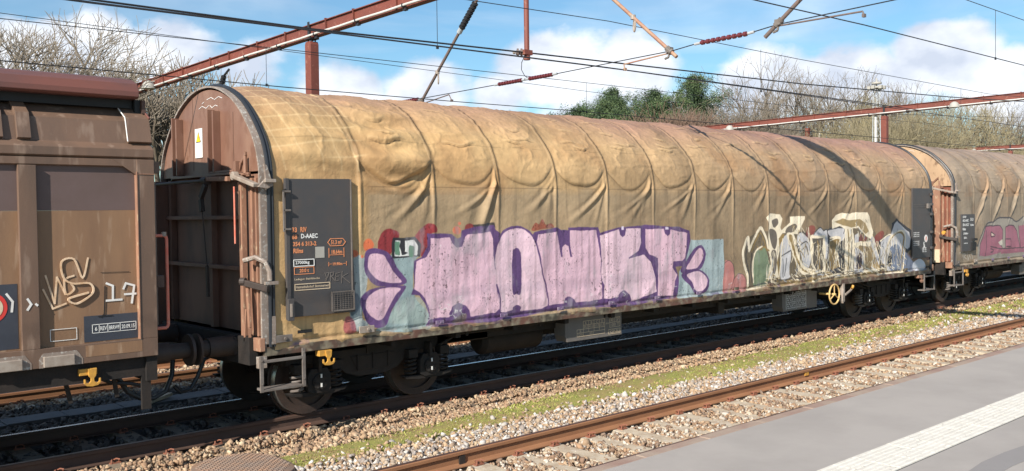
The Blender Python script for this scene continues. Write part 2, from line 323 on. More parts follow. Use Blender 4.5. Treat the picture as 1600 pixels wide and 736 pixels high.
# ---- rails, sleepers, clips
RAILP = [(-.075,-.172),(.075,-.172),(.075,-.160),(.020,-.146),(.009,-.135),(.009,-.052),(.036,-.042),(.037,-.010),(.028,-.002),(-.028,-.002),(-.037,-.010),(-.036,-.042),(-.009,-.052),(-.009,-.135),(-.020,-.146),(-.075,-.160)]
def rail(y, parent, m, head, x0=-40, x1=200):
    mb = MB(); mb.prism([(y+a, b) for a, b in RAILP], 0, x0, x1)
    mb.mi = 1; mb.box(x0, x1, y-.027, y+.027, -.004, .0)
    o = mb.build('rail', [m, head], parent); return o
def sleeper_mesh(y0, y1):
    mb = MB(); P = []
    n = 6; L0 = y1-y0
    for k in range(n+1):
        y = y0 + L0*k/n; dip = -.012 if k in (2, 3, 4) else 0
        P.append((y, dip))
    for k in range(n):
        (ya, da), (yb, db) = P[k], P[k+1]
        mb.quadbox([(-.15,ya,-.2),(.15,ya,-.2),(.15,yb,-.2),(-.15,yb,-.2),(-.125,ya,da),(.125,ya,da),(.125,yb,db),(-.125,yb,db)])
    return mb
def clip_mesh():
    mb = MB()
    for sg in (-1, 1):
        y = sg*.1
        mb.smooth_tube([(-.05, y+sg*.03, .0), (-.045, y+sg*.03, .045), (-.02, y-sg*.035, .035), (.0, y-sg*.04, .03), (.012, y+sg*.02, .055), (.035, y+sg*.045, .05), (.05, y, .02), (.05, y-sg*.02, .0)], .009, 6)
        mb.box(-.06, .06, y-.035, y+.035, -.002, .012)
    return mb
smat = None
def track(label, yc, near_m, near_h, far_m, far_h, xs, sl, group, sm_='concrete'):
    root = tag(bpy.data.objects.new('railway_track', None), label, None, None, 'structure'); col.objects.link(root); root.location = (0, yc, -.17)
    rail(yc-.75, root, near_m, near_h); rail(yc+.75, root, far_m, far_h)
    s0 = None; c0 = None
    for x in xs:
        if s0 is None:
            s0 = sleeper_mesh(-sl, sl).build('sleeper', sm_, None); s = s0
            c0 = clip_mesh().build('clip', 'clip', None)
            s.parent = root
            cl = c0
        else:
            s = s0.copy(); col.objects.link(s); s.parent = root; cl = c0.copy(); col.objects.link(cl)
        s.location = (x, rnd.uniform(-.02, .02), rnd.uniform(-.008, .0)); s.rotation_euler = (0, 0, rnd.uniform(-.012, .012))
        cl.parent = s; cl.location = (0, .75, 0)
        c2 = c0.copy(); col.objects.link(c2); c2.parent = s; c2.location = (0, -.75, 0)
    return root
t1 = track('ballasted railway track nearest the platform, rusty rail', -3.75, 'rust', 'headbrown', 'rust', 'headbrown', [-2.03+.608*i for i in range(75)], 1.25, None)
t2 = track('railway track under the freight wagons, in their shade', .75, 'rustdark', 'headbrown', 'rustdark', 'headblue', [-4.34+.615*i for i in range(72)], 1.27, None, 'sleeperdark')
t3 = track('railway track behind the freight wagons, rusty rail', 5.28, 'rust', 'headbrown', 'rust', 'headbrown', [-6.+.61*i for i in range(60)], 1.25, None)
# yellow mark on the near track's rail
mb = MB(); mb.box(7.49, 7.60, -3.0-.028, -3.0-.0105, -.105, -.045); mb.build('yellow_rail_tag', 'yellow', t1)
mb = MB(); mb.box(.2, .28, -3.0-.03, -3.0+.03, -.165, -.052); mb.build('rail_dark_block', 'darkbrown', t1)  # dark block over the rail web

# ---- concrete cable trough of separate lids
tr = tag(bpy.data.objects.new('cable_trough', None), 'concrete cable trough lids between the second and third track', None, None, 'structure'); col.objects.link(tr); tr.location = (0, 2.95, -.2)
l0 = None
for i in range(60):
    x = -8+.78*i
    if l0 is None:
        mb = MB(); mb.box(-.383, .383, -.22, .22, 0, .07); l0 = mb.build('lid', 'trough', None, bevel=.006); l = l0
    else: l = l0.copy(); col.objects.link(l)
    l.parent = tr; l.location = (x, rnd.uniform(-.006, .006), rnd.uniform(0, .012)); l.rotation_euler = (rnd.uniform(-.01, .01), rnd.uniform(-.006, .006), 0)

# ---- platform
g = MB(); g.box(-60, 260, -40, -5.44, -.6, .33); plat = structure('platform', g, 'asphalt')
e0 = None
for i in range(60):
    if e0 is None:
        mb = MB(); mb.box(-.495, .495, -.07, .07, -.55, 0); e0 = mb.build('edge_stone', 'edging', None, bevel=.008); e = e0
    else: e = e0.copy(); col.objects.link(e)
    e.parent = plat; e.location = (-6+1.0*i, -5.368+rnd.uniform(-.004, .004), .332+rnd.uniform(-.003, .003))
def tile_mesh():
    mb = MB(); mb.box(-.147, .147, -.147, .147, -.02, .004)
    for k in range(5):
        y = -.118+.059*k; mb.quadbox([(-.14,y-.017,.004),(.14,y-.017,.004),(.14,y+.017,.004),(-.14,y+.017,.004),(-.14,y-.010,.009),(.14,y-.010,.009),(.14,y+.010,.009),(-.14,y+.010,.009)])
    return mb
ts = None
strip_root = tag(bpy.data.objects.new('tactile_strip', None), 'white ribbed tactile strip along the platform', None, None, 'structure'); col.objects.link(strip_root); strip_root.location = (0, -7.03, .331)
g = MB(); g.box(-6, 250, -7.27, -6.79, .20, .3345); g.build('strip_bed', 'trough', strip_root)
YT = [-.155, .155]
i = 0
for i in range(64):
    for row, yy in enumerate((-.118, .118)):
        if ts is None:
            mb = MB(); mb.box(-.174, .174, -.1165, .1165, -.02, .006)
            for k in range(4):
                y = -.09+.06*k; mb.quadbox([(-.168,y-.016,.006),(.168,y-.016,.006),(.168,y+.016,.006),(-.168,y+.016,.006),(-.168,y-.009,.0105),(.168,y-.009,.0105),(.168,y+.009,.0105),(-.168,y+.009,.0105)])
            ts = mb.build('tile', 'tile', None); t = ts
        else: t = ts.copy(); col.objects.link(t)
        t.parent = strip_root; t.location = (-1.2+.351*i + .0*row, yy, .004+rnd.uniform(0, .003)); t.rotation_euler = (rnd.uniform(-.004,.004), rnd.uniform(-.004,.004), 0)
g = MB(); g.box(21.1, 250, -7.26, -6.80, .3, .342); g.build('far_strip', 'tile', strip_root)
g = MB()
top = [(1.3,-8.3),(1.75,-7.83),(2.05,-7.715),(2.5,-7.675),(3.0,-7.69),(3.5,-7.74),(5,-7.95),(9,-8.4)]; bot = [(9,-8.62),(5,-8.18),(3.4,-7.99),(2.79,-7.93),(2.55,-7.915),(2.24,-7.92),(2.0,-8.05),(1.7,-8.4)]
g.prism(top+bot, 2, .3, .334); structure('painted_shadow_band', g, 'shadowband')  # curved cast shadow laid on as a dark sheet

# ---- ballast stones: real crushed stones, one mesh per area
phi = (1+5**.5)/2
ICO = np.array([(-1,phi,0),(1,phi,0),(-1,-phi,0),(1,-phi,0),(0,-1,phi),(0,1,phi),(0,-1,-phi),(0,1,-phi),(phi,0,-1),(phi,0,1),(-phi,0,-1),(-phi,0,1)])/1.9
IF = np.array([(0,11,5),(0,5,1),(0,1,7),(0,7,10),(0,10,11),(1,5,9),(5,11,4),(11,10,2),(10,7,6),(7,1,8),(3,9,4),(3,4,2),(3,2,6),(3,6,8),(3,8,9),(4,9,5),(2,4,11),(6,2,10),(8,6,7),(9,8,1)])
TAN = [(.42,.28,.165),(.48,.35,.22),(.33,.21,.125),(.54,.42,.28),(.26,.17,.11),(.40,.27,.17),(.36,.22,.13)]
PALE = [(.50,.46,.41),(.36,.29,.22),(.60,.57,.52),(.34,.24,.16),(.40,.36,.33),(.46,.35,.24),(.27,.23,.2)]
RUSTY = [(.33,.205,.12),(.38,.26,.16),(.25,.155,.1),(.44,.35,.25),(.2,.14,.1),(.54,.48,.4)]
GREY = [(.08,.07,.065),(.12,.105,.09),(.06,.052,.047),(.15,.13,.11)]  # stone colours darkened to deepen the shade under and behind the wagons
def stones(name, areas, pal, label, seed):
    r_ = np.random.default_rng(seed); Vs = []; Ts = []; cnt = 0
    for (x0, x1, ya, yb, dens, size, z, jit) in areas:
        fa = ya if callable(ya) else (lambda x, q=ya: q); fb = yb if callable(yb) else (lambda x, q=yb: q)
        wmax = max(abs(fb(x)-fa(x)) for x in np.linspace(x0, x1, 9)); n = int((x1-x0)*wmax*dens)
        x = r_.uniform(x0, x1, n); t = r_.random(n); y = np.array([fa(q)+(fb(q)-fa(q))*tt for q, tt in zip(x, t)]) + r_.normal(0, jit, n)
        keep = np.ones(n, bool)
        if name == 'sleeper_ballast':
            ph = ((x+2.03+.304) % .608) - .304; keep = (np.abs(ph) > .10+.03*np.sin(x*5)+.02*np.sin(y*23+x*3)) | (r_.random(n) < .07)
        if name == 'shoulder_ballast':
            ph = ((x+4.34+.3075) % .615) - .3075; keep = (np.abs(ph) > .09) | (y < -.40+.05*np.sin(x*9)) | (r_.random(n) < .75)
        x, y = x[keep], y[keep]; n = len(x)
        s = size*r_.lognormal(0, .28, n)*.5
        A = ICO[None]*(1+r_.uniform(-.46, .34, (n, 12, 1)))*np.stack([s*r_.uniform(.85, 1.6, n), s*r_.uniform(.75, 1.15, n), s*r_.uniform(.5, .9, n)], 1)[:, None]
        ax = r_.normal(size=(n, 3)); ax /= np.linalg.norm(ax, axis=1)[:, None]; an = r_.uniform(0, 6.28, n)*.9
        K = np.zeros((n, 3, 3)); K[:,0,1] = -ax[:,2]; K[:,0,2] = ax[:,1]; K[:,1,0] = ax[:,2]; K[:,1,2] = -ax[:,0]; K[:,2,0] = -ax[:,1]; K[:,2,1] = ax[:,0]
        Rm = np.eye(3)[None]+np.sin(an)[:, None, None]*K+(1-np.cos(an))[:, None, None]*(K@K)
        A = np.einsum('nij,nkj->nki', Rm, A)
        A[..., 0] += x[:, None]; A[..., 1] += y[:, None]; A[..., 2] += (z + r_.uniform(-.012, .022, n) + s*.25)[:, None]
        c = np.array(pal)[r_.integers(0, len(pal), n)]*r_.uniform(.78, 1.15, (n, 1)); Vs.append(A.reshape(-1, 3)); Ts.append(np.repeat(c, 12, 0)); cnt += n
    V = np.vstack(Vs); T = np.vstack(Ts); F = (IF[None]+12*np.arange(cnt)[:, None, None]).reshape(-1, 3)
    return tag(fastmesh(name, V, F, 'stone', T), label, None, None, 'stuff')
near_y = lambda x: -1.6 if x < -50 else float(myb(x))-.06
stones('shoulder_ballast', [(-3.2, 14, -.62, -.19, 420, .042, -.178, .01), (14, 30, -.62, -.19, 160, .055, -.18, .01), (-3.2, 9, near_y, -.16, 760, .047, -.24, .015), (9, 20, near_y, -.14, 480, .052, -.235, .015), (20, 60, near_y, -.1, 120, .09, -.22, .02)], TAN, 'tan crushed stone beside the wagon track', 11)
stones('pale_ballast', [(-3, 9, -2.9, -1.72, 760, .047, -.222, .04), (9, 20, -2.9, -1.72, 430, .055, -.215, .05), (20, 60, -2.9, -1.7, 110, .09, -.21, .05), (-3, 20, -1.72, -1.5, 120, .05, -.23, .06)], PALE+TAN[:3], 'pale grey and brown crushed stone beside the rusty rail', 12)
stones('sleeper_ballast', [(-3, 9, -4.6, -3.12, 760, .043, -.208, .015), (9, 20, -5.2, -3.1, 340, .052, -.222, .015), (20, 60, -5.2, -3.1, 90, .08, -.2, .02), (-3, 20, -5.25, -4.35, 260, .05, -.222, 0)], RUSTY, 'brown crushed stone packed between the sleepers', 13)
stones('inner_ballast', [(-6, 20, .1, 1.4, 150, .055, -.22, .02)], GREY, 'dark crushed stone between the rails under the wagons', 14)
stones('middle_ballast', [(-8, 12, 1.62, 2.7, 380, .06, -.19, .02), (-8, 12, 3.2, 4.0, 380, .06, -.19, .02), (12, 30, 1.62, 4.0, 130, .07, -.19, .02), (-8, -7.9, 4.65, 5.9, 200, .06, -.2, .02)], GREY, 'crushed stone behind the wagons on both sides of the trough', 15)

stones('far_track_ballast', [(-8, 14, 3.95, 5.9, 330, .055, -.2, .02)], TAN, 'sunlit tan stone round the rusty rail behind the wagons', 16)

stones('moss_stones', [(-3.2, 12, -1.75, -.75, 34, .045, -.215, .03), (12, 30, -1.7, -.6, 22, .06, -.2, .03)], TAN+PALE[:3], 'scattered stones lying in the moss strip', 17)

# ---- grass and moss blades on the bank
def blades(name, n, x0, x1, seed, label, hmax):
    r_ = np.random.default_rng(seed); x = x0+(x1-x0)*r_.random(n)**1.5; t = r_.random(n)
    dn = vnoise((400, 20), (70, 4), 5)*.6+vnoise((400, 20), (20, 2), 6)*.4; ix = np.clip(((x-x0)/(x1-x0)*399).astype(int), 0, 399); iy = (t*19).astype(int)
    edge = np.minimum(t, 1-t)*2; keep = (dn[ix, iy] + r_.random(n)*.5 > .74); x, t = x[keep], t[keep]; n = len(x)
    ya = -1.68; y = np.array([ya+(float(myb(q))+.02-ya)*tt for q, tt in zip(x, t)])
    h = hmax*r_.uniform(.3, 1, n)*(1+x*.03); w_ = r_.uniform(.004, .009, n)*(1+x*.05); a = r_.uniform(0, 6.28, n); lean = r_.normal(0, .6, (n, 2))*h[:, None]
    b = np.stack([x, y, -.235+np.sin(math.pi*t)*.04], 1); d = np.stack([np.cos(a)*w_, np.sin(a)*w_, 0*a], 1)
    V = np.stack([b-d, b+d, b+np.stack([lean[:,0], lean[:,1], h], 1)], 1).reshape(-1, 3); F = np.arange(3*n).reshape(-1, 3)
    pal = np.array([(.32,.35,.07),(.42,.42,.10),(.24,.26,.06),(.38,.31,.14),(.33,.22,.12)]); c = pal[r_.choice(5, n, p=[.30,.26,.10,.18,.16])]*r_.uniform(.8, 1.2, (n, 1))
    return tag(fastmesh(name, V, F, 'leaf', np.repeat(c, 3, 0)), label, None, None, 'stuff')
blades('grass', 60000, -3.2, 34, 21, 'low mossy grass on the bank between the tracks', .026)

# ---- cable pit cover and timber offcut
cv_ = thing('pit_cover', 'domed rusty chequered steel cover in the ballast by the moss', 'pit cover', (-1.55, -1.35, -.22))
mb = MB(); cx, cy = -1.55, -1.35; n = 26; rings = [(1, -.02), (.97, .03), (.8, .052), (.45, .066)]
def outl(t): return (cx+.51*math.copysign(abs(math.cos(t))**.75, math.cos(t)), cy+.61*math.copysign(abs(math.sin(t))**.75, math.sin(t)))
k0 = len(mb.v)
for rr, z in rings:
    for i in range(n):
        x, y = outl(2*math.pi*i/n); mb.v.append((cx+(x-cx)*rr, cy+(y-cy)*rr, -.22+z+.03))
mb.v.append((cx, cy, -.22+.1))
for q in range(3):
    for i in range(n): j = (i+1) % n; mb.face((q*n+i, q*n+j, (q+1)*n+j, (q+1)*n+i))
for i in range(n): mb.face((3*n+i, 3*n+(i+1) % n, 4*n))
mb.build('plate', 'cover', cv_, smooth=True)
mb = MB()
for a in range(-14, 15):
    for b in range(-17, 18):
        x = cx+a*.038; y = cy+b*.038; u = abs((x-cx)/.455)**2.4+abs((y-cy)/.55)**2.4
        if u > 1: continue
        r0 = max(abs((x-cx)/.56), abs((y-cy)/.66)); z = -.22+.03+np.interp(math.hypot((x-cx)/.56, (y-cy)/.66), [0, .45, .8, .97, 1.2], [.07, .066, .052, .03, .0])
        sg = 1 if (a+b) % 2 else -1; c_, s_ = .7071*.015, .7071*.015*sg; e1, e2 = -.7071*.005*sg, .7071*.005
        mb.quadbox([(x-c_-e1,y-s_-e2,z-.004),(x+c_-e1,y+s_-e2,z-.004),(x+c_+e1,y+s_+e2,z-.004),(x-c_+e1,y-s_+e2,z-.004)]+[(x-c_*.7-e1*.5,y-s_*.7-e2*.5,z+.006),(x+c_*.7-e1*.5,y+s_*.7-e2*.5,z+.006),(x+c_*.7+e1*.5,y+s_*.7+e2*.5,z+.006),(x-c_*.7+e1*.5,y-s_*.7+e2*.5,z+.006)])
tag(mb.build('tread', 'cover', cv_), kind='stuff')
mb = MB(); mb.beam((-1.03, 2.72, -.09), (-.62, 2.98, -.07), .11, .05); o = mb.build('timber_offcut', 'wood', loc=(-.82, 2.85, -.13), bevel=.005); tag(o, 'pale timber offcut lying on the concrete cable trough', 'timber')
# ------------------------------------------------------------------ tarpaulin: profile, folds, weathering, painted fold shade and sprayed lettering
PROF = [(-.730,1.00),(-.735,1.6),(-.745,2.3),(-.745,2.9),(-.735,3.12),(-.70,3.33),(-.60,3.57),(-.37,3.85),(-.10,4.08),(.22,4.24),(.50,4.32),(.78,4.345)]
PROF = PROF + [(1.56-y, z) for y, z in PROF[-2::-1]]
def catmull(P, n=14):
    P = [np.array(p, float) for p in P]; Q = [2*P[0]-P[1]]+P+[2*P[-1]-P[-2]]; o = []
    for i in range(1, len(Q)-2):
        for k in range(n):
            t = k/n; a, b, c, d = Q[i-1:i+3]; o.append(.5*((2*b)+(-a+c)*t+(2*a-5*b+4*c-d)*t*t+(-a+3*b-3*c+d)*t**3))
    o.append(P[-1]); return np.array(o)
PC = catmull(PROF); PS = np.concatenate([[0], np.cumsum(np.linalg.norm(np.diff(PC, axis=0), axis=1))]); STOT = PS[-1]
def prof(s):
    y = np.interp(s, PS, PC[:, 0]); z = np.interp(s, PS, PC[:, 1]); e = .02
    ty = np.interp(s+e, PS, PC[:, 0])-np.interp(s-e, PS, PC[:, 0]); tz = np.interp(s+e, PS, PC[:, 1])-np.interp(s-e, PS, PC[:, 1]); l = np.hypot(ty, tz)
    return y, z, -tz/l, ty/l      # outward normal
SZ = lambda z: np.interp(z, PC[:len(PC)//2+1, 1], PS[:len(PC)//2+1])   # height on the near side to arc length

def seg_dist(px, pz, pts, closed):
    d = np.full(px.shape, 1e9, np.float32); n = len(pts)
    for i in range(n if closed else n-1):
        (ax, az), (bx, bz) = pts[i], pts[(i+1) % n]; vx, vz = bx-ax, bz-az; l = vx*vx+vz*vz+1e-12
        t = np.clip(((px-ax)*vx+(pz-az)*vz)/l, 0, 1); d = np.minimum(d, (px-ax-t*vx)**2+(pz-az-t*vz)**2)
    return np.sqrt(d)
def inside(px, pz, pts):
    c = np.zeros(px.shape, bool); n = len(pts)
    for i in range(n):
        (ax, az), (bx, bz) = pts[i], pts[(i+1) % n]
        if az == bz: continue
        c ^= ((az > pz) != (bz > pz)) & (px < (bx-ax)*(pz-az)/(bz-az)+ax)
    return c
def smooth_poly(P, closed, n=4):
    m = len(P)
    if m < 3: return P
    o = []; rng_ = range(m) if closed else range(m-1)
    g = (lambda i: P[i % m]) if closed else (lambda i: P[min(max(i, 0), m-1)])
    for i in rng_:
        a, b, c, d = [np.array(g(i+k), float) for k in (-1, 0, 1, 2)]
        for k in range(n): t = k/n; o.append(tuple(.5*((2*b)+(-a+c)*t+(2*a-5*b+4*c-d)*t*t+(-a+3*b-3*c+d)*t**3)))
    if not closed: o.append(tuple(P[-1]))
    return o
RES = .0065
class Canvas:
    def __init__(s, X0, X1):
        s.X0 = X0; s.w = int((X1-X0)/RES); s.h = int(STOT/RES); s.a = np.zeros((s.h, s.w, 3), np.float32)
        s.X = X0+(np.arange(s.w)+.5)*RES; s.S = (np.arange(s.h)+.5)*RES; s.z = np.interp(s.S, PS, PC[:, 1]).astype(np.float32)
        s.jx = (fbm((s.h, s.w), (s.h/26, s.w/26), 91, 3)-.5)*.03; s.near = s.S < STOT/2
        s.paint = np.zeros((s.h, s.w), np.float32)
    def blend(s, sl, mask, c): s.a[sl] += (np.array(c, np.float32)-s.a[sl])*mask[..., None]
    def apply(s, e, wob=1.):
        kind, c, al, q, sm, co = e; P = [(co[i]/1000, co[i+1]/1000) for i in range(0, len(co), 2)]
        if len(P) < 2: return
        wd = q/1000/2 if kind == 'S' else 0; soft = .007 if kind == 'S' else q/1000*.8
        P2 = smooth_poly(P, kind == 'P') if sm else P
        xs = [p[0] for p in P2]; zs = [p[1] for p in P2]; m = wd+soft+.04
        i0 = max(0, int((min(xs)-m-s.X0)/RES)); i1 = min(s.w, int((max(xs)+m-s.X0)/RES)); j0 = max(0, int((SZ(max(1.001, min(zs)-m)))/RES)); j1 = min(s.h//2, int(SZ(max(zs)+m)/RES))
        if i1 <= i0 or j1 <= j0: return
        sl = (slice(j0, j1), slice(i0, i1)); px = np.broadcast_to(s.X[None, i0:i1], (j1-j0, i1-i0))+s.jx[sl]*wob; pz = np.broadcast_to(s.z[j0:j1, None], px.shape)+s.jx[j0:j1, ::-1][:, s.w-i1:s.w-i0]*wob
        d = seg_dist(px, pz, P2, kind == 'P')
        mk = np.clip((wd-d)/soft+.5, 0, 1) if kind == 'S' else np.clip(np.where(inside(px, pz, P2), d, -d)/soft+.5, 0, 1)
        mk = (mk*al).astype(np.float32); s.blend(sl, mk, c); s.paint[sl] = np.maximum(s.paint[sl], mk)
    def image(s, name):
        im = bpy.data.images.new(name, s.w, s.h, alpha=False, float_buffer=True)
        b = np.ones((s.h, s.w, 4), np.float32); b[..., :3] = np.clip(s.a, .004, .9); im.pixels.foreach_set(b.ravel()); im.update(); im.pack(); return im
def weather_and_shade(cv, ribs, seed, first=True, dull=0., cseed=0):  # wear, with fold shade and highlights painted into the cloth colour
    h, w_ = cv.h, cv.w; sh = (h, w_)
    z = cv.z[:, None]; S_ = cv.S[:, None]; X = cv.X[None]
    n1 = fbm(sh, (h/190, w_/190), seed, 5); n2 = fbm(sh, (h/45, w_/45), seed+1, 4); n3 = fbm(sh, (h/6, w_/6), seed+2, 2); st = fbm(sh, (h/150, w_/9), seed+3, 3)
    gold = np.array((.54,.35,.165)); dun = np.array((.39,.28,.165)); mau = np.array((.33,.185,.13)); tanc = np.array((.35,.24,.15))
    sn = np.minimum(S_, STOT-S_)
    fb = np.clip((.62-X)/.1, 0, 1) if first else np.zeros_like(X)
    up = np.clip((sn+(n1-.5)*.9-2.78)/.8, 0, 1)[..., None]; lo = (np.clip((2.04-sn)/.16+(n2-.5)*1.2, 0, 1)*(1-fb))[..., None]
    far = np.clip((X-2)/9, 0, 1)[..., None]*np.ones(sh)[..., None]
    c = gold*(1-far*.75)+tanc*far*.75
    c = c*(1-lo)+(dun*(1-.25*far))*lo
    upk = up*(.68+.27*far); c = c*(1-upk)+mau*upk  # mauve crown: weathering, with sky reflection tinted in
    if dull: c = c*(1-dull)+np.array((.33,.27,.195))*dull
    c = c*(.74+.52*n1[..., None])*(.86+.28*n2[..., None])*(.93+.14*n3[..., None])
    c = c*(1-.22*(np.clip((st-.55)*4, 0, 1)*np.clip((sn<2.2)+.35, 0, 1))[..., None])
    rb_ = np.array(ribs); rnd_ = np.random.default_rng(cseed).random((len(rb_)+2, 12)); ib = np.clip(np.searchsorted(rb_, cv.X, side='right')-1, -1, len(rb_)-1); tb = np.clip((cv.X-np.where(ib < 0, rb_[0]-1.2, rb_[np.maximum(ib, 0)]))/1.2, 0, 1)[None]; R1 = rnd_[ib+1]
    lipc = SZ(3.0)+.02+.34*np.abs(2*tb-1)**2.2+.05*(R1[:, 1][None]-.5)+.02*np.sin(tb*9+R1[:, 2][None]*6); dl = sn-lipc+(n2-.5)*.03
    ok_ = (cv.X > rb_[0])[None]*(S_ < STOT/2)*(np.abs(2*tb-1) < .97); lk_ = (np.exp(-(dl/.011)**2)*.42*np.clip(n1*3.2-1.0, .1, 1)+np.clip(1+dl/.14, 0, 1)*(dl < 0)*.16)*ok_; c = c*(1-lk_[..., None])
    hl_ = np.exp(-((dl-.035)/.02)**2)*.25*ok_*np.clip(n2*3-1, 0, 1); c = c*(1-hl_[..., None])+np.array((.62,.46,.27))*hl_[..., None]  # grime line; shade below the lip and highlight above are painted in
    gr_ = np.clip((fbm(sh, (h/120, w_/60), seed+12, 5)-.56)*6, 0, 1)[..., None]; c = c*(1-gr_*.28*(.5+.5*far))
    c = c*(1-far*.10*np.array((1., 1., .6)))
    # orange-brown stains, seams, brown hoop bands with painted shade and highlight edges
    sb = np.clip((fbm(sh, (h/80, w_/110), seed+6, 4)-.50)*5, 0, 1)[..., None]; sb = sb*(1-up)*(.25+.75*(sn > 1.9)[..., None]); c = c*(1-sb*.36)+np.array((.36,.18,.075))*sb*.36
    for r_ in ribs:
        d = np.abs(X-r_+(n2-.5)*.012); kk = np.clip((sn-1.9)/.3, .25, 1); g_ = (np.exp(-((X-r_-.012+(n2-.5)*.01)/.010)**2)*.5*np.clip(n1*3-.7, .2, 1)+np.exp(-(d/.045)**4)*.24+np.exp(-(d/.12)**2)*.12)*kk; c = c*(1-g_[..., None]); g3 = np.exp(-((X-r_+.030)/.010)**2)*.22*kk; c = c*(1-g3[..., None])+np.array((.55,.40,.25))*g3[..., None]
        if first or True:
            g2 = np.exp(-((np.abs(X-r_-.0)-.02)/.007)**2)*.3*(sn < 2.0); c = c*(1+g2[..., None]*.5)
    if first:
        t1_ = (X-ribs[0])/1.2; lp = SZ(3.0)+.055+.30*np.abs(2*t1_-.95)**2.4+.03*np.sin(t1_*11); q = np.exp(-((sn-lp+(n2-.5)*.05)/.016)**2)*((t1_ > .03)&(t1_ < .97))*np.clip(n1*3-.8, .2, 1)*.75; c = c*(1-q[..., None])  # shadow line painted under the loose bay's lip
    for zz, k in ((SZ(3.0), .45), (SZ(3.61), .3), (SZ(3.61)+1.0, .2)):
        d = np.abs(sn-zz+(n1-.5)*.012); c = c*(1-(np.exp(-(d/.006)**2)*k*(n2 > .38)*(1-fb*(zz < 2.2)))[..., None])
    # creases: shade painted into the valley, highlight onto the bulge above
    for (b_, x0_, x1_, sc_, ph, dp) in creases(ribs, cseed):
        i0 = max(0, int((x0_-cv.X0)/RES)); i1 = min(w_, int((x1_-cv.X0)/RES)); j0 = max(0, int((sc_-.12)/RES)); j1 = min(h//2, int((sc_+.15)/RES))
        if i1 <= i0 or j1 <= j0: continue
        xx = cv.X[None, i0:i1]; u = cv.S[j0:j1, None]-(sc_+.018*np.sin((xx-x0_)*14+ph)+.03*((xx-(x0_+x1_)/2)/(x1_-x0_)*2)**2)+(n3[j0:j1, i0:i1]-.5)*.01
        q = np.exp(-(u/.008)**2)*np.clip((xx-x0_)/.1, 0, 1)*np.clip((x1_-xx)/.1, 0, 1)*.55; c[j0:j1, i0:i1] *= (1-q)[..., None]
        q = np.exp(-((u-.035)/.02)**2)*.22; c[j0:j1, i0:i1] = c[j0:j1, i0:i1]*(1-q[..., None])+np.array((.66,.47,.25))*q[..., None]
    if first:   # diamond creases of the end bay
        for k in range(-2, 12):
            for sg in (1,):
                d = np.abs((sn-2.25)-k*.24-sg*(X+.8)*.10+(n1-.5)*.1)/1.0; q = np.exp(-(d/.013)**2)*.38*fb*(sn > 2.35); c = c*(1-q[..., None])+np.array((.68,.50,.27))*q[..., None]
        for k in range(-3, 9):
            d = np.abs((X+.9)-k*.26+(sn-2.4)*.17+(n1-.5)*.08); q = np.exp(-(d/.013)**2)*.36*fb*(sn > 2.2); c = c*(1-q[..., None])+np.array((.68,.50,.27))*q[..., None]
    cv.a[:] = c; cv.n2 = n2; cv.n3 = n3; cv.st = st
def flake(cv, seed, p=.5):
    """wear the paint: streaks, chips and dribbles where it was sprayed"""
    r_ = np.random.default_rng(seed); sh = cv.paint.shape
    q = cv.paint*np.clip((9.9-cv.X)/.3, .12, 1)[None]; str_ = np.clip((cv.st-.5)*5, 0, 1)*q; cv.a *= (1-.28*str_)[..., None]
    cv.a *= (1+(.22*(cv.n2-.5)*q))[..., None]
    ch = fbm(sh, (sh[0]/4, sh[1]/3), seed, 2); big = fbm(sh, (sh[0]/70, sh[1]/40), seed+1, 2)
    big2 = np.clip((big-.42)*4, 0, 1); m = ((ch > .90-.14*big2) & (q > .4)); cv.a[m] *= .22
    sm_ = np.clip((fbm(sh, (sh[0]/60, sh[1]/26), seed+2, 4)-.56)*6, 0, 1)*q*np.clip(cv.st*1.6-.2, 0, 1); cv.a[:] = cv.a*(1-.55*sm_[..., None])+np.array((.33,.31,.33))*.55*sm_[..., None]
def finish_hem(cv, seed, x0, x1):
    r_ = np.random.default_rng(seed); sh = cv.paint.shape; j = int(.10/RES)
    g = np.clip((.11-cv.S[:j*2])/.05, 0, 1)[:, None]*np.clip(fbm((j*2, sh[1]), (4, sh[1]/22), seed, 3)*2.2-.6, 0, 1)
    pal = np.array([(.12,.11,.07),(.2,.1,.07),(.25,.2,.13),(.12,.07,.16)]); k = (vnoise((1, sh[1]), (1, sh[1]/60), seed+3)[0]*3.99).astype(int); sl = (slice(0, j*2), slice(0, sh[1]))
    cv.a[sl] = cv.a[sl]*(1-g[..., None]*.75)+pal[k][None]*g[..., None]*.75

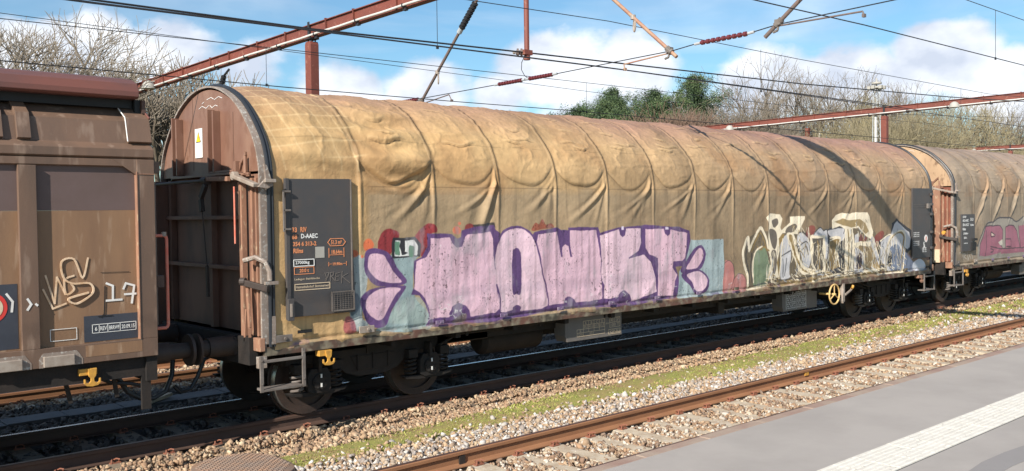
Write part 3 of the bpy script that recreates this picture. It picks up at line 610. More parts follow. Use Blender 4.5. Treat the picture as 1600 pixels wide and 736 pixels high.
def creases(ribs, seed):
    r_ = np.random.default_rng(seed+999); o = []
    for b in range(len(ribs)-1):
        for base, k in ((SZ(3.61)-.02, 1.), (SZ(3.61)+.42, .9), (SZ(3.61)+.80, .6), (SZ(3.61)+.15, .6)):
            if r_.random() < .82:
                c = ribs[b]+1.2*r_.uniform(.38, .68); hw = r_.uniform(.14, .34); o.append((b, c-hw, c+hw, float(base+r_.normal(0, .05)), r_.uniform(0, 6), .022*k*r_.uniform(.6, 1.2)))
    return o
def tarp_mesh(name, X0, X1, ribs, img, seed, parent, style, nx, label=None):
    X = np.linspace(X0, X1, nx); s1 = np.linspace(0, STOT*.56, 250); s2 = np.linspace(STOT*.56, STOT, 34)[1:]; S_ = np.concatenate([s1, s2]); ns_ = len(S_)
    XX, SS = np.meshgrid(X, S_, indexing='ij'); sn = np.minimum(SS, STOT-SS); y, z, ny, nz_ = prof(S_); d = np.zeros_like(XX)
    r_ = np.random.default_rng(seed); rb = np.array(ribs)
    i = np.clip(np.searchsorted(rb, XX, side='right')-1, -1, len(rb)-1); left = np.where(i < 0, rb[0]-1.2, rb[np.maximum(i, 0)]); t = np.clip((XX-left)/1.2, 0, 1); bump = np.sin(np.pi*t)
    bay = (i+1).astype(int); nb = len(rb)+2; rand = r_.random((nb, 12)); RB = rand[bay]
    s30 = SZ(3.0); s36 = SZ(3.61); arch = np.clip((sn-s30)/.5, 0, 1)
    d += .035*arch*bump**.7*(.55+.9*RB[..., 0]) - .012
    for q in rb: d += .022*np.exp(-((XX-q)/.030)**2)*np.clip((sn-1.0)/.8, .15, 1)
    mid = (XX > rb[0]+.0)
    # belly of cloth hanging between the hoops, with its hard lower lip
    lip = s30+.02+.34*np.abs(2*t-1)**2.2+.05*(RB[..., 1]-.5)+.02*np.sin(t*9+RB[..., 2]*6)
    over = np.clip((sn-lip)/.05, 0, 1); d += mid*.026*over*np.exp(-np.clip(sn-lip, 0, 9)/.30)*(.15+.95*RB[..., 3])*np.clip(1.1-(XX-X0)/16, .35, 1)*bump**.35
    d -= mid*.012*np.exp(-((sn-lip+.02)/.035)**2)*bump**.5
    lip2 = s36+.0+.10*np.abs(2*t-1)**2+.03*(RB[..., 4]-.5)
    d += mid*.008*np.clip((sn-lip2)/.03, 0, 1)*np.exp(-np.clip(sn-lip2, 0, 9)/.2)*bump**.5
    # folds that start at the right hand hoop of every bay and sweep down to the left
    for b in range(1, nb):
        x_r = rb[b] if b < len(rb) else rb[-1]+1.2
        near = (bay == b)&(SS < STOT/2)
        if not near.any(): continue
        nf = 3 if style == 1 else 4
        for k in range(nf):
            a = rand[b, 5+k]; a2 = rand[b, 8+(k % 3)]
            if style == 1: s0 = s30+(.34, .22, .10)[k]+.05*(a-.5); Ln = (1.05, .85, .6)[k]*(.75+.5*a2); sw = (.30, .62, .85)[k]*(.6+.8*a); A = (.028, .030, .022)[k]*(.35+.95*a2)*(1.5 if b == 1 else 1.0)*(.35 if (k == 0 and rand[b, 11] < .35) else 1)*max(.55, 1.15-.045*b)
            else: s0 = s30+.60-.22*k; Ln = .95; sw = .75; A = .030
            q = np.clip((s0-SS)/Ln, 0, 1.2); xf = x_r-.025-(.0 if style == 1 else .16*k)-sw*q**1.25+.015*np.sin(q*9+a*6); wd = .016+(.060, .095, .11)[k % 3]*q; u = (XX-xf)/wd
            win = np.clip(q/.22, 0, 1)*np.clip((1.0-q)/.55, 0, 1)
            d += near*A*win*(np.exp(-u*u)-.60*np.exp(-(u-1.5)**2)-.35*np.exp(-((u+1.7)/1.2)**2))
    for (b, x0_, x1_, sc_, ph, dp) in creases(rb, seed):
        near = (SS < STOT/2); cl_ = sc_+.018*np.sin((XX-x0_)*14+ph)+.03*((XX-(x0_+x1_)/2)/(x1_-x0_)*2)**2; win = np.clip((XX-x0_)/.1, 0, 1)*np.clip((x1_-XX)/.1, 0, 1); u = SS-cl_
        d += near*win*dp*(np.exp(-((u-.035)/.030)**2)*.9-np.exp(-(u/.012)**2)*1.1+.3*np.exp(-((u+.05)/.04)**2))
    # flat side: hanging folds and slack at the hem
    low = np.clip((s30-sn)/.25, 0, 1); sh = XX.shape
    v1 = fbm(sh, (nx/26, ns_/90), seed+1, 3); v2 = fbm(sh, (nx/40, ns_/16), seed+2, 3)
    d += low*((v1-.5)*.038*np.clip(sn/.4, .3, 1)+(v2-.5)*.02)
    skew = fbm((nx, ns_), (nx/34, ns_/34), seed+3, 3); rg = 1-np.abs(2*skew-1)
    d += np.clip((.55-sn)/.3, 0, 1)*(rg-.8)*.05
    d += -.02*np.exp(-((sn-.085)/.02)**2)+.010*np.exp(-((sn-.045)/.025)**2)
    # wrinkles over the arch
    w1 = 1-np.abs(2*fbm(sh, (nx/60, ns_/11), seed+4, 4)-1); w2 = 1-np.abs(2*fbm(sh, (nx/30, ns_/22), seed+5, 4)-1)
    w3 = 1-np.abs(2*fbm(sh, (nx/16, ns_/7), seed+7, 3)-1); d += arch*((w3**8-.3)*.0055+(w1**6-.45)*.015+(w2**7-.4)*.014+(fbm(sh, (nx/70, ns_/30), seed+6, 2)-.5)*.04*bump)
    if style == 1:
        m1 = (bay == 1)&(SS < STOT/2); lp = s30+.07+.30*np.abs(2*t-.95)**2.4+.03*np.sin(t*11); d += m1*(.055*np.clip((sn-lp)/.04, 0, 1)*np.exp(-np.clip(sn-lp, 0, 9)/.35)-.02*np.exp(-((sn-lp+.025)/.03)**2))*bump**.4
    if style == 1:   # the loose second bay
        m2 = (bay == 1)&(SS < STOT/2); e = m2*bump**.6
        f = .06*np.sin((sn-s30)*15+t*4.5+1.2*np.sin(t*5))*np.clip((sn-s30+.1)/.2, 0, 1)*np.clip((s36+.9-sn)/.4, 0, 1); d += e*f*.75
        m0 = (bay == 0)&(SS < STOT/2); f = .022*np.sin((sn-s30)*17+(XX+.9)*2.2)*np.exp(-((sn-s30-.42)/.28)**2); d += m0*f
    endp = np.clip(np.minimum(XX-X0, X1-XX)/.25, 0, 1); d *= endp*.92+.08
    V = np.stack([XX, y[None]+ny[None]*d, z[None]+nz_[None]*d], -1).reshape(-1, 3)
    ii, jj = np.meshgrid(np.arange(nx-1), np.arange(ns_-1), indexing='ij'); k = (ii*ns_+jj); F = np.stack([k, k+ns_, k+ns_+1, k+1], -1).reshape(-1, 4)
    off = wloc(parent); V = V-np.array(off[:])
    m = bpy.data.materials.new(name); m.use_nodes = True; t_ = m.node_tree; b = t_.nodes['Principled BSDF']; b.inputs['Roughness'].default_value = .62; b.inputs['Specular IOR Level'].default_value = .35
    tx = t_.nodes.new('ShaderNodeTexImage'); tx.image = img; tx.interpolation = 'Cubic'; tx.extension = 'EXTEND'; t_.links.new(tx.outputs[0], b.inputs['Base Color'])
    gg = t_.nodes.new('ShaderNodeNewGeometry'); nb_ = t_.nodes.new('ShaderNodeTexNoise'); nb_.inputs['Scale'].default_value = 14; nb_.inputs['Detail'].default_value = 8; nb_.inputs['Roughness'].default_value = .6; nb_.inputs['Distortion'].default_value = .6; t_.links.new(gg.outputs['Position'], nb_.inputs['Vector'])
    bp = t_.nodes.new('ShaderNodeBump'); bp.inputs['Strength'].default_value = .36; bp.inputs['Distance'].default_value = .025; t_.links.new(nb_.outputs[0], bp.inputs['Height']); t_.links.new(bp.outputs[0], b.inputs['Normal'])
    o = fastmesh(name, V, F, m, smooth=True); uv = o.data.uv_layers.new(name='uv')
    U = ((XX-X0)/(X1-X0)).ravel(); W = (SS/STOT).ravel(); li = F.ravel(); uv.data.foreach_set('uv', np.stack([U[li], W[li]], 1).astype(np.float32).ravel())
    o.parent = parent; return o
G1=[["P",[0.37,0.45,0.46],0.85,12,1,[303,2041,529,2031,536,1677,479,1544,447,1296,540,1219,565,1102,351,1123,274,1243]],["P",[0.1,0.14,0.17],0.9,20,1,[281,1603,361,1620,426,1548,410,1413,355,1349,276,1345]],["P",[0.27,0.36,0.37],0.95,12,1,[944,2105,1391,2087,1330,1983,1293,1556,1540,1250,1535,1033,701,1089,842,1192,1016,1458,1135,1661,996,1881]],["P",[0.33,0.4,0.36],0.6,30,1,[1103,1475,1424,1475,1539,1226,1507,1132,870,1178,928,1278]],["P",[0.26,0.035,0.04],1,8,1,[715,2091,724,2264,796,2400,922,2439,1049,2394,1062,2323,953,2256,939,2117,817,2071]],["P",[0.26,0.035,0.04],1,8,1,[1307,2293,1413,2433,1563,2502,1684,2463,1703,2378,1590,2344,1572,2188,1435,2038,1393,2195]],["P",[0.3,0.05,0.08],0.8,15,1,[197,1295,275,1311,352,1214,350,1101,193,1116]],["P",[0.72,0.17,0.07],0.95,14,1,[485,2237,513,2296,575,2313,637,2285,663,2231,635,2179,572,2159,510,2176]],["P",[0.72,0.17,0.07],0.95,14,1,[294,2127,312,2164,351,2174,389,2156,405,2122,388,2090,349,2077,310,2088]],["P",[0.72,0.17,0.07],0.95,14,1,[439,2087,447,2103,464,2107,480,2099,487,2085,480,2071,463,2065,446,2070]],["P",[0.72,0.17,0.07],0.95,14,1,[1979,2391,2003,2438,2056,2451,2109,2429,2131,2387,2108,2346,2054,2330,2001,2343]],["P",[0.72,0.17,0.07],0.95,14,1,[2082,2492,2091,2510,2111,2515,2131,2507,2140,2491,2131,2476,2111,2469,2091,2474]],["P",[0.03,0.03,0.035],1,5,0,[962,2321,1322,2316,1414,2218,1411,2046,1370,2048,943,2047,941,2257]],["P",[0.75,0.75,0.72],1,4,0,[998,2278,1306,2269,1364,2196,1361,2065,986,2073]],["P",[0.13,0.25,0.17],1,4,0,[989,2255,1066,2257,1071,2077,992,2080]],["P",[0.13,0.25,0.17],1,4,1,[1226,2188,1276,2199,1310,2169,1308,2060,1230,2070]],["P",[0.03,0.03,0.035],1,3,0,[1084,2299,1162,2297,1158,2120,1216,2094,1157,2080,1100,2082,1065,2206]],["P",[0.03,0.03,0.035],0.9,5,0,[2313,2463,2779,2490,2795,2415,2377,2399]],["P",[0.26,0.035,0.04],0.9,8,1,[2216,2452,2297,2488,2362,2462,2360,2374,2214,2353]],["P",[0.12,0.062,0.17],1,6,1,[497,2044,531,2145,654,2190,833,2149,943,2059,1025,1915,1166,1766,1150,1689,879,1666,686,1695,565,1789,495,1930]],["P",[0.12,0.062,0.17],1,6,1,[428,1525,535,1631,740,1668,1149,1665,1119,1568,1031,1457,943,1347,855,1168,702,1131,540,1219,457,1375]],["P",[0.7,0.46,0.54],1,6,1,[555,1995,584,2085,680,2120,804,2088,885,1980,967,1859,1102,1722,936,1716,769,1743,633,1826,565,1915]],["P",[0.7,0.46,0.54],1,6,1,[502,1474,582,1582,795,1651,1083,1634,989,1530,879,1375,807,1260,704,1237,596,1299,516,1386]],["P",[0.12,0.062,0.17],1,6,0,[1531,2363,1743,2357,1966,2335,2053,2271,2126,2293,2144,2387,2444,2440,2762,2460,2805,2382,2890,2336,2844,2273,2932,2374,3125,2437,3302,2428,3482,2356,3597,2212,3621,2310,3929,2351,4396,2346,4376,1095,3901,1084,3243,1049,2551,1038,1904,1047,1506,1065,1551,1225,1488,1398,1395,1501,1248,1531,1303,1627,1310,1995,1435,2045,1527,2178]],["P",[0.12,0.062,0.17],1,6,0,[3576,2338,4086,2396,4232,2316,4277,2150,4336,2190,4328,2391,5045,2376,5094,2281,5527,2366,6206,2394,7175,2332,7491,2253,7520,2094,7407,1767,7293,1640,7055,1633,7143,1435,7140,1186,7078,1059,6566,1066,5819,1015,4498,1096,3911,1091,3354,1071,3372,2126]],["P",[0.7,0.46,0.54],1,4,0,[1589,2291,1927,2294,1963,2212,2051,2145,2146,2154,2206,2291,2252,2327,2703,2364,2741,2250,2737,2020,2782,1852,2774,1814,2790,1569,2853,1217,2773,1167,2296,1146,2275,1238,2195,1320,2068,1354,1972,1312,1907,1175,1568,1160,1550,1321,1490,1471,1396,1554,1308,1603,1351,1982,1500,2035,1577,2140]],["P",[0.74,0.52,0.59],1,4,1,[2776,1891,2814,2120,2913,2292,3089,2378,3302,2386,3481,2303,3582,2167,3660,2009,3731,1792,3826,1382,3853,1177,3316,1135,3299,1194,3211,1238,3121,1208,3103,1166,2859,1185,2830,1502,2780,1582]],["P",[0.12,0.062,0.17],1,4,1,[3128,2017,3172,2089,3225,2105,3296,2024,3313,1786,3292,1419,3196,1399,3125,1443]],["P",[0.7,0.46,0.54],1,4,0,[3653,2298,4077,2331,4120,2128,4167,1918,4203,1933,4197,2076,4264,2123,4339,2093,4372,1912,4419,1916,4375,2119,4366,2335,5002,2326,5041,2126,5080,1891,5092,1861,5103,1481,5143,1292,5129,1192,4500,1183,4449,1242,4350,1285,4262,1269,4230,1184,3897,1182,3840,1368,3776,1655,3700,1981,3628,2171]],["P",[0.74,0.52,0.59],1,4,0,[5081,2239,5526,2326,5547,2249,5613,2195,5680,2223,5713,2339,6103,2333,6118,2091,6038,1951,5786,1843,5786,1819,5968,1853,6199,1873,6376,1751,6500,1472,6545,1226,5852,1095,5804,1211,5679,1290,5564,1263,5532,1195,5171,1186,5175,1419,5112,1509,5112,1781]],["P",[0.7,0.46,0.54],1,4,0,[6233,2319,6729,2314,6757,2224,6825,2167,6899,2221,6915,2294,7418,2220,7395,1988,7341,1776,7258,1723,6992,1723,6975,1615,7104,1484,7042,1379,6998,1111,6568,1142,6579,1285,6577,1803,6349,1879,6238,1998]],["P",[0.7,0.6,0.72],1,3,0,[5593,2371,5651,2375,5650,2317,5597,2312]],["P",[0.7,0.6,0.72],1,3,0,[6768,2341,6856,2339,6866,2295,6768,2298]],["S",[0.12,0.062,0.17],1,26,1,[3628,2118,3776,1655,3869,1325,3874,1176]],["S",[0.12,0.062,0.17],1,14,1,[2776,1891,2788,1813]],["S",[0.12,0.062,0.17],1,30,1,[2804,1568,2869,1370,2869,1177]],["S",[0.12,0.062,0.17],1,26,1,[5051,2211,5081,1925]],["S",[0.12,0.062,0.17],1,22,1,[5132,1421,5150,1205]],["P",[0.7,0.46,0.54],0,5,1,[1907,1194,1972,1288,2067,1317,2195,1282,2264,1164,2224,1150]],["P",[0.12,0.062,0.17],1,4,1,[1920,1193,1972,1288,2068,1344,2195,1300,2277,1163]],["P",[0.12,0.062,0.17],1,5,1,[4230,1189,4302,1280,4401,1268,4460,1186]],["P",[0.12,0.062,0.17],1,5,1,[5532,1186,5581,1267,5680,1296,5786,1224,5839,1096]],["P",[0.22,0.17,0.13],0.7,12,1,[1968,1090,2096,1178,2225,1192,2191,1070]],["P",[0.37,0.45,0.46],0.95,6,0,[7531,2094,8530,2080,8588,1187,8546,1041,7108,1048,7165,1528,7345,1675]],["P",[0.12,0.062,0.17],1,6,1,[7216,1581,7475,1796,7633,1938,7803,1996,7935,1927,7993,1774,7905,1610,7733,1523,7317,1494]],["P",[0.12,0.062,0.17],1,6,1,[7276,1497,7733,1548,7983,1452,8074,1317,8034,1158,7844,1080,7649,1113,7468,1274,7305,1388]],["P",[0.7,0.46,0.54],1,6,1,[7379,1576,7552,1745,7685,1882,7802,1942,7897,1874,7901,1746,7787,1616,7655,1562]],["P",[0.74,0.52,0.59],1,6,1,[7409,1464,7733,1510,7945,1431,8025,1320,7969,1194,7792,1135,7650,1177,7562,1316]],["P",[0.48,0.2,0.18],1,6,1,[8570,1618,8695,1668,8809,1606,8876,1436,8804,1174,8558,1041]],["S",[0.05,0.05,0.055],0.8,14,1,[8570,1624,8701,1671,8821,1606,8882,1436,8810,1173]],["P",[0.48,0.2,0.18],1,6,1,[8803,1090,8863,1303,9039,1394,9215,1334,9290,1177,9241,1027]],["S",[0.05,0.05,0.055],0.8,14,1,[8809,1107,8863,1303,9045,1397,9233,1333,9296,1176]],["S",[0.05,0.05,0.055],0.6,10,1,[8725,1776,8838,1655]],["S",[0.05,0.05,0.055],0.6,10,1,[8869,1787,8943,1667]],["S",[0.05,0.05,0.055],0.6,10,1,[9071,1661,9117,1575]],["P",[0.3,0.08,0.05],0.9,8,1,[3521,2355,3597,2470,3670,2450,3746,2521,3819,2434,3933,2459,4001,2390,3781,2370]],["P",[0.15,0.12,0.08],0.85,14,1,[9207,1833,9352,2045,9644,2174,10092,2191,10554,2151,11140,2137,11809,2150,12391,2196,13183,2195,13176,1217,12265,1190,10915,1164,9486,1085,9297,1369]],["P",[0.15,0.12,0.08],0.8,12,1,[12571,2223,13152,2242,13563,2171,14486,2119,14793,1844,15394,2015,16017,2050,16013,1066,14480,1099,12562,1128]],["P",[0.19,0.24,0.15],1,5,1,[9526,1151,9540,1574,9650,1817,9913,1890,10046,1662,10125,1463,10081,1200,9780,1093]],["P",[0.26,0.035,0.04],0.7,8,1,[11470,2035,11697,2276,11896,2213,11723,2004]],["P",[0.26,0.035,0.04],0.7,8,1,[14485,1892,14829,2085,15025,2014,14689,1723]],["P",[0.05,0.05,0.055],0.9,8,1,[12273,2109,13183,2148,13176,1232,12265,1220]],["P",[0.56,0.54,0.54],1,5,1,[10552,1995,10817,2087,10931,1768,10874,1339,10916,1222,10571,1199,10538,1584]],["P",[0.56,0.54,0.54],1,5,1,[11178,2092,11349,2132,11666,1941,11732,1738,11661,1416,11464,1396,11290,1711,11165,1875]],["P",[0.56,0.54,0.54],1,5,1,[11808,2055,11953,2176,12109,2218,12226,2140,12362,2167,12402,1985,12356,1502,12037,1935]],["P",[0.56,0.54,0.54],1,5,1,[12438,2059,12463,2165,13090,2188,13088,1918,12629,1993]],["P",[0.56,0.54,0.54],0.4,8,1,[12569,1980,12900,1663,12745,1301,12503,1283,12436,1802]],["S",[0.05,0.05,0.055],0.9,26,1,[10575,1662,10921,1774]],["S",[0.05,0.05,0.055],0.9,26,1,[10770,1617,10703,1248]],["S",[0.05,0.05,0.055],0.9,26,1,[10627,1609,10650,1237]],["S",[0.05,0.05,0.055],0.9,26,1,[11167,2107,11415,2145,11694,1940]],["S",[0.05,0.05,0.055],0.9,26,1,[11181,1846,11497,1937,11637,1859,11720,1679]],["S",[0.05,0.05,0.055],0.9,26,1,[11218,1714,11524,1834,11635,1653]],["S",[0.05,0.05,0.055],0.9,26,1,[11302,1871,11191,1729]],["S",[0.05,0.05,0.055],0.9,26,1,[11809,2061,11953,2176,12110,2224,12226,2146]],["S",[0.05,0.05,0.055],0.9,26,1,[12226,2140,12362,2173,12402,1985]],["S",[0.05,0.05,0.055],0.9,26,1,[12439,2165,13090,2197,13089,2073]],["P",[0.3,0.2,0.075],1,5,1,[10490,2062,10669,2106,10509,1869,10454,1588,10534,1215,10378,1182,10351,1593]],["P",[0.86,0.74,0.55],1,14,0,[9969,2466,10095,2539,10505,2520,10588,2434,10513,2266,10565,2208,10883,2344,10874,2473,11457,2474,11457,2407,11284,2235,11195,2101,10924,2122,10606,2150,10459,2040,10508,1784,10392,1534,10482,1247,10285,1201,10228,1598,10103,1799,10050,2052,10083,2330]],["P",[0.09,0.07,0.06],0.9,8,1,[10205,2406,10401,2437,10425,2324,10296,2256,10205,2328]],["P",[0.09,0.07,0.06],0.9,8,1,[10092,2224,10347,2185,10406,1986,10302,1820,10165,1937]],["P",[0.09,0.07,0.06],0.9,8,1,[10163,1769,10343,1790,10392,1534,10312,1313,10196,1487]],["P",[0.09,0.07,0.06],0.9,8,1,[10776,2246,11034,2327,11152,2252,10924,2142,10711,2147]],["P",[0.86,0.74,0.55],1,8,1,[10753,2118,11021,2105,11138,1847,11299,1550,11576,1390,12061,1306,12090,1230,11802,1230,11407,1252,11134,1470,10948,1767]],["P",[0.3,0.2,0.075],1,6,1,[10843,2087,10977,2069,11056,1821,11217,1554,11520,1364,11974,1266,11716,1250,11353,1358,11081,1618,10948,1854]],["S",[0.86,0.74,0.55],1,75,1,[9342,1135,9335,1312,9232,1562,9188,1834,9353,2086,9389,1881]],["S",[0.86,0.74,0.55],1,62,1,[9398,1826,9733,2254,9915,2139,10048,1885,10186,1544,10194,1263]],["S",[0.05,0.05,0.055],1,30,1,[9341,1910,9292,1749,9356,1501,9391,1200]],["S",[0.3,0.2,0.075],1,30,1,[9484,1823,9732,2158,9889,2029,10012,1803]],["S",[0.3,0.2,0.075],1,26,1,[9839,2031,9788,1839,9690,1898]],["S",[0.86,0.74,0.55],1,20,1,[9566,1765,9538,1437,9526,1192]],["S",[0.05,0.05,0.055],1,24,1,[9494,1768,9452,1497,9478,1195]],["P",[0.86,0.74,0.55],1,6,0,[11683,2041,12272,2043,12295,1264,11945,1237,11718,1442]],["P",[0.12,0.1,0.08],1,6,0,[11762,1997,12201,1996,12219,1298,11974,1281,11804,1468]],["S",[0.3,0.2,0.075],1,40,1,[11980,1937,12035,1666,12090,1305]],["S",[0.86,0.74,0.55],1,16,1,[11950,1819,12095,1814,11977,1579,12033,1337]],["P",[0.3,0.2,0.075],0.9,8,0,[12479,1967,12964,1984,12839,1696,12941,1337,12455,1255]],["S",[0.86,0.74,0.55],1,26,1,[12508,1921,12933,1969,12748,1669,12837,1358]],["S",[0.05,0.05,0.055],1,24,1,[12568,1828,12625,1490,12563,1280]],["P",[0.86,0.74,0.55],1,12,0,[12584,2375,12754,2479,13030,2528,13374,2500,13501,2530,14152,2526,14272,2438,14486,2086,14431,1894,14116,1983,13756,2183,13499,2172,13592,1762,13556,1165,13176,1155,13133,2180,12935,2246,12600,2192]],["P",[0.3,0.2,0.075],0.9,12,0,[12692,2343,13060,2398,13373,2362,13823,2387,14085,2287,14283,2091,14083,2032,13756,2230,13435,2189,13121,2243]],["P",[0.56,0.54,0.54],1,5,0,[13594,2029,13768,2072,13787,1856,14349,1864,14431,2017,14567,1890,14702,1625,14805,1386,14769,1165,13588,1157]],["P",[0.2,0.07,0.06],1,5,0,[13820,2045,14202,1933,14082,1866,13787,1875]],["P",[0.3,0.2,0.075],0.9,8,1,[13624,1792,14115,1791,14382,1734,14687,1397,14790,1164,14078,1153,14047,1554,13818,1690]],["P",[0.86,0.74,0.55],1,8,1,[13593,1840,14082,1866,14383,1815,14315,1736,13884,1777,13624,1729]],["P",[0.07,0.05,0.06],1,6,1,[13699,1284,13674,1443,13850,1610,13987,1525,13933,1304,13815,1240]],["S",[0.3,0.2,0.075],1,44,1,[13277,2146,13337,1770,13302,1179]],["S",[0.05,0.05,0.055],1,28,1,[13435,2143,13464,1766,13397,1205]],["S",[0.86,0.74,0.55],1,50,1,[13183,2148,13211,1682,13176,1186]],["P",[0.05,0.05,0.055],1,5,0,[14759,1845,15074,1974,15380,2022,15410,2248,15627,2361,16471,2057,16524,1866,16469,1593,16263,1532,16013,1032,15211,1042,14743,1395]],["P",[0.56,0.54,0.54],1,5,0,[14842,1823,15095,1927,15394,1978,15511,2229,15664,2300,16325,2009,16393,1870,16355,1648,16240,1601,16053,1676,15976,1075,15261,1099,14840,1407]],["P",[0.17,0.2,0.27],1,8,1,[15321,1635,15683,1739,15903,1580,15901,1123,15390,1133]],["S",[0.3,0.2,0.075],1,60,1,[15140,1113,15163,1409,15214,1705,15466,1946,15831,2038,16054,1913,15978,1577,15976,1085]],["S",[0.86,0.74,0.55],1,20,1,[15034,1118,15093,1544,15322,1901,15831,2071,16129,1962]],["P",[0.05,0.05,0.055],1,6,1,[15261,1239,15234,1423,15356,1584,15449,1463,15434,1230]],["S",[0.05,0.05,0.055],0.9,16,1,[15002,1811,14897,1716,14981,1697,14931,1551]],["P",[0.17,0.2,0.27],1,8,1,[16037,1524,16354,1443,16583,1278,16974,1347,17228,1178,17292,1041,16314,1043,16013,1202]],["P",[0.6,0.62,0.66],1,6,1,[16583,1260,17014,1338,17276,1087,16660,1059]],["P",[0.25,0.14,0.13],0.6,12,1,[16127,1503,16661,1395,17293,1456,17455,1273,16974,1364,16661,1309]],["S",[0.86,0.74,0.55],1,38,1,[11723,2040,12272,2033]],["S",[0.86,0.74,0.55],1,38,1,[11723,2019,11806,1735,11747,1471,11974,1251]],["S",[0.86,0.74,0.55],1,38,1,[12272,2018,12295,1264]],["S",[0.86,0.74,0.55],1,38,1,[12509,1982,12964,1981,12839,1696,12941,1337]],["S",[0.86,0.74,0.55],1,38,1,[10605,2008,10548,1584,10492,1218]],["S",[0.86,0.74,0.55],1,38,1,[11137,1760,11354,1431,11802,1260,12090,1275]],["S",[0.86,0.74,0.55],1,38,1,[10213,1599,10133,1322,10208,1150]],["S",[0.86,0.74,0.55],1,38,1,[9536,1191,9515,1548,9640,1817,9838,1892]],["S",[0.86,0.74,0.55],1,38,1,[10135,1490,10082,1214]],["S",[0.86,0.74,0.55],1,34,1,[13592,1824,14383,1824]],["S",[0.86,0.74,0.55],1,34,1,[13592,1793,13543,1197]],["S",[0.86,0.74,0.55],1,34,1,[14418,2023,14689,1626,14826,1375]],["S",[0.86,0.74,0.55],1,34,1,[14080,1585,14111,1167]],["S",[0.86,0.74,0.55],1,34,1,[15105,1114,15177,1409,15214,1705,15466,1963,15905,2070,16129,1911,16013,1066]],["S",[0.86,0.74,0.55],1,34,1,[14828,1843,15095,1940,15394,1992]],["S",[0.3,0.2,0.075],1,34,1,[9813,1838,9913,1890,10088,1800]],["S",[0.3,0.2,0.075],1,34,1,[12037,1876,11976,1460]],["S",[0.3,0.2,0.075],1,34,1,[12628,1795,12564,1402]],["S",[0.86,0.74,0.55],0.8,50,1,[9341,1067,10131,1099,10543,1016,11351,1124]],["S",[0.3,0.2,0.075],0.8,50,1,[10131,1043,11022,1100,11800,1097,12623,1185]],["S",[0.86,0.74,0.55],0.8,46,1,[11800,1082,12623,1155,13176,1217]],["S",[0.86,0.74,0.55],0.8,50,1,[12744,1117,13814,1119,14078,1169,14686,1169]],["S",[0.3,0.2,0.075],0.7,46,1,[12562,1067,13556,1102,14480,1115,15901,1072]],["S",[0.86,0.74,0.55],0.8,40,1,[14686,1071,15901,1055,15976,1085]],["S",[0.05,0.05,0.055],0.8,26,1,[9535,1123,10388,1181,11351,1168,12148,1241,13177,1326]],["S",[0.05,0.05,0.055],0.8,26,1,[12563,1219,13492,1200,13946,1208,14145,1246]],["P",[0.1,0.15,0.17],0,6,1,[8314,2968,8314,2968,8314,2968]]]
G2=[["P",[0.3,0.27,0.23],0.9,10,0,[20563,1156,20563,1518,20780,1801,21112,2115,21336,2228,21487,2137,21716,2222,22103,2276,22982,2263,23437,2148,24012,2280,24774,2174,24779,1082]],["S",[0.09,0.08,0.08],1,44,1,[20599,1517,20780,1801,21149,2114,21716,2192,22142,2291,22982,2270,23462,2163,24012,2312]],["P",[0.33,0.13,0.17],1,6,0,[20708,1252,20744,1570,21112,2071,22181,2070,22379,1939,22380,1697,22198,1551,22356,1425,22301,1291,21113,1220]],["P",[0.33,0.13,0.17],1,6,0,[22578,2011,22820,2067,23229,2044,23496,1883,23734,1376,22580,1411]],["P",[0.33,0.13,0.17],1,6,0,[23605,2036,24421,2052,25316,2003,25504,1346,23734,1360]],["P",[0.33,0.13,0.17],1,6,0,[22341,1395,25504,1329,25504,1215,22262,1247]],["S",[0.07,0.05,0.06],0.9,34,0,[20708,1252,20744,1570,21112,2071,22181,2070,22379,1939,22380,1697,22198,1551,22356,1425]],["S",[0.07,0.05,0.06],0.9,34,0,[22580,1417,22578,2011,22820,2067,23229,2044,23496,1883,23734,1376]],["S",[0.07,0.05,0.06],0.9,34,0,[23605,2036,23690,1722,23776,1406]],["S",[0.07,0.05,0.06],0.9,34,0,[21488,1782,21487,1894,21793,1818,21755,1775,21503,1752]],["S",[0.07,0.05,0.06],0.9,34,0,[22579,1676,22984,1664,23025,1432,22660,1445]],["S",[0.07,0.05,0.06],0.9,34,0,[21488,1426,21717,1388,21679,1330,21488,1323]],["S",[0.07,0.05,0.06],0.9,34,0,[21149,1938,21187,1496,21113,1235]],["S",[0.07,0.05,0.06],0.9,34,0,[21488,1486,22262,1398,23904,1370,25504,1346]],["P",[0.6,0.5,0.4],1,5,0,[21525,1870,21755,1813,21564,1780]],["P",[0.55,0.5,0.42],1,5,0,[22065,1586,22340,1668,22380,1515,22222,1505]],["S",[0.55,0.5,0.42],0.8,26,0,[19338,1393,19474,1415,19543,1272]],["S",[0.55,0.5,0.42],0.8,26,0,[19611,1354,19646,1183]],["S",[0.55,0.5,0.42],0.8,26,0,[19611,1354,19784,1318,19646,1268,19819,1204]],["S",[0.55,0.5,0.42],0.8,26,0,[19888,1371,19923,1171,20028,1308,20099,1191]],["S",[0.55,0.5,0.42],0.8,26,0,[20169,1331,20240,1185]]]
